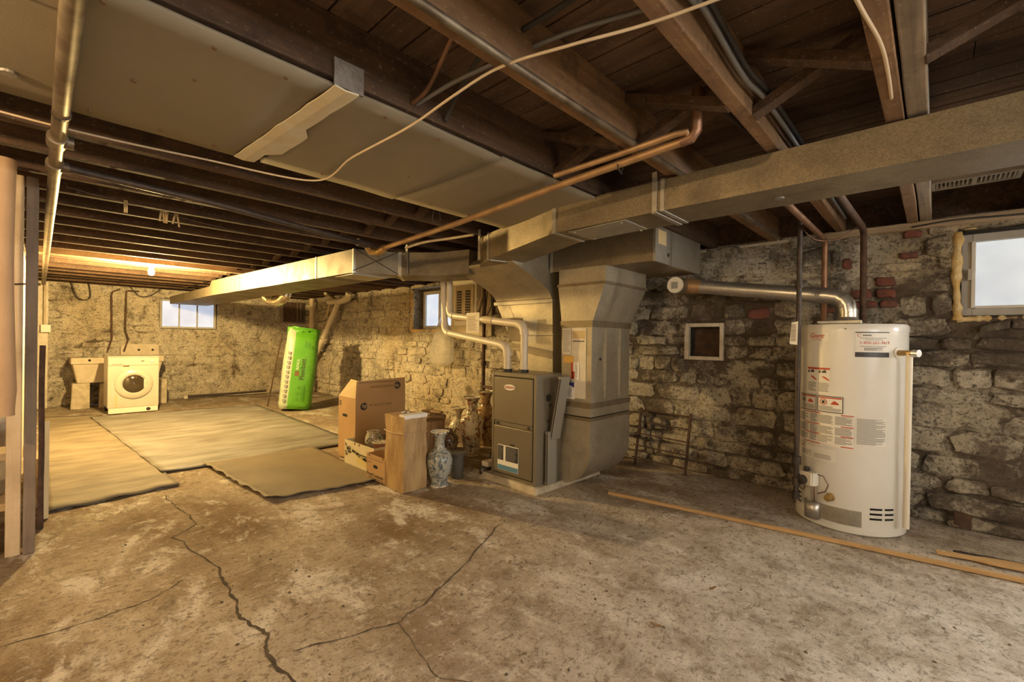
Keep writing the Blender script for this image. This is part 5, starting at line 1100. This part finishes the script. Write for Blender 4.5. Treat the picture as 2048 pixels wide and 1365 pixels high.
# framed board high in the corner
t = thing('framed_board', 'dark panel in a pale wooden frame high in the far corner', 'board', (-10.1, 3.8, 1.45))
MB().box(-10.13, -10.11, 3.56, 4.0, 1.49, 1.92).build('dark_panel', 'iron_rust', t)
for a, b, c, d in ((3.53, 3.57, 1.46, 1.93), (3.57, 4.08, 1.46, 1.495)): MB().box(-10.13, -10.08, a, b, c, d).build('frame_side', 'grey_wood', t)
MB().box(-10.12, -10.09, 3.86, 3.875, 1.5, 1.92).box(-10.12, -10.09, 3.93, 3.945, 1.5, 1.92).build('bars', 'grey_wood', t)
# soil pipe and waste pipe in the corner
t = thing('soil_pipe', 'pale upright soil pipe in the far right corner', 'pipe', (-9.5, 3.93, 0)); MB().tube([(-9.5, 3.93, .0), (-9.5, 3.93, 1.98)], .05, 16).build('stack', 'pvc_old', t, smooth='auto')
for z in (.30, .62, 1.1): MB().lathe([(.058, 0), (.058, .07)], (-9.5, 3.93, z), 16).build('hub', 'pvc_old', t, smooth='auto')
t = thing('waste_pipe', 'white waste pipe slanting down beside the middle window wall', 'pipe', (-8.3, 3.9, .8))
MB().tube([(-9.45, 3.92, .72), (-9.15, 3.92, .90), (-8.25, 3.90, 1.82), (-8.10, 3.90, 1.90)], .052, 16).build('sloping_run', 'pvc', t, smooth='auto')
MB().tube([(-8.22, 3.90, 1.86), (-8.0, 3.90, 1.87), (-7.85, 3.90, 1.90), (-7.80, 3.9, 1.99)], .062, 16).build('trap_elbow', 'pvc', t, smooth='auto'); MB().tube([(-8.9, 3.90, 1.10), (-8.86, 3.90, 1.14)], .060, 16).build('coupling', 'pvc', t, smooth='auto'); MB().tube([(-8.15, 3.9, 1.86), (-8.6, 3.88, 1.87)], .055, 16).build('cleanout', 'pvc', t, smooth='auto')
pipe('waste_pipe', 'thin pale pipe curving behind the slanting waste pipe', [(-8.9, 3.98, 1.6), (-8.75, 3.97, 1.85), (-8.5, 3.95, 1.93), (-7.9, 3.5, 1.95)], .028, 'pvc_old')
pipe('red_rod', 'thin rusty red rod leaning left of the green bag', [(-8.05, 2.62, .01), (-7.95, 2.80, 1.22)], .011, 'iron_rust', 'rod')
pipe('blue_rod', 'dark blue pole lying along the foot of the far wall', [(-10.0, 1.90, .05), (-9.92, 2.6, .055), (-9.9, 3.2, .065)], .022, 'iron_black', 'pole')
origin_to(tag(MB().box(-10.12, -10.05, 1.85, 3.3, .0, .06).build('baseboard_plank', 'plaster_white', bevel=.004), 'pale plank lying against the foot of the far wall', 'plank'), (-10.1, 2.5, 0))
# floor debris: leaf scraps and crumbs of plaster, too many to count
b_ = MB()
for k in range(420):
    if R_.random() < .55: x = R_.uniform(-2.6, .6); yy = R_.uniform(.5, 3.6)
    else: x = R_.uniform(-9, -1); yy = R_.choice((R_.uniform(3.75, 4.05), R_.uniform(.2, 3.6)))
    if (Vector((x, yy)) - HC).length < .33 or abs(yy - (3.0 + (x + 1.8) * .1686)) < .03: continue
    s = R_.uniform(.003, .010); z = floor_h(x, yy); a = R_.uniform(0, 6.3); d = Vector((math.cos(a), math.sin(a), 0)) * s; e = Vector((-d.y, d.x, 0)) * R_.uniform(.3, .8); c = Vector((x, yy, z)); h_ = Vector((0, 0, s * .6))
    b_.loft([[c - d, c + e, c + d, c - e], [c - d * .6 + h_, c + e * .5 + h_, c + d * .7 + h_ * .7, c - e * .6 + h_]])
tag(b_.build('floor_crumbs', 'dirt_patch'), 'scattered crumbs and scraps on the concrete floor', 'debris', kind='stuff')
def leaf(label, x, yy, a, s):
    d = Vector((math.cos(a), math.sin(a), 0)); e = Vector((-d.y, d.x, 0)); rows = []
    for j in (-1, 0, 1): rows.append([Vector((x, yy, floor_h(x, yy) + .004)) + d * s * (t_ - .5) * 2 + e * j * s * .35 * math.sin(math.pi * t_ * .96 + .06) + Vector((0, 0, .5 * s * (abs(j) * .6 + abs(t_ - .5)))) for t_ in [k / 6 for k in range(7)]])
    origin_to(tag(MB().grid(rows).build('dry_leaf', 'log_wood', smooth=True, thick=.001, fix=False), label, 'leaf', 'dry leaves on the floor'), (x, yy, 0))
leaf('curled dry leaf lying nearest the bottom edge, right of centre', -1.15, .98, .3, .022); leaf('small dry leaf on the pale floor in front of the heater', -.75, 2.2, 1.1, .02); leaf('dry leaf scrap on the bright floor right of centre', -.82, 1.75, .2, .022); leaf('tiny dry leaf near the middle of the floor', -1.6, 1.7, 2.0, .018)
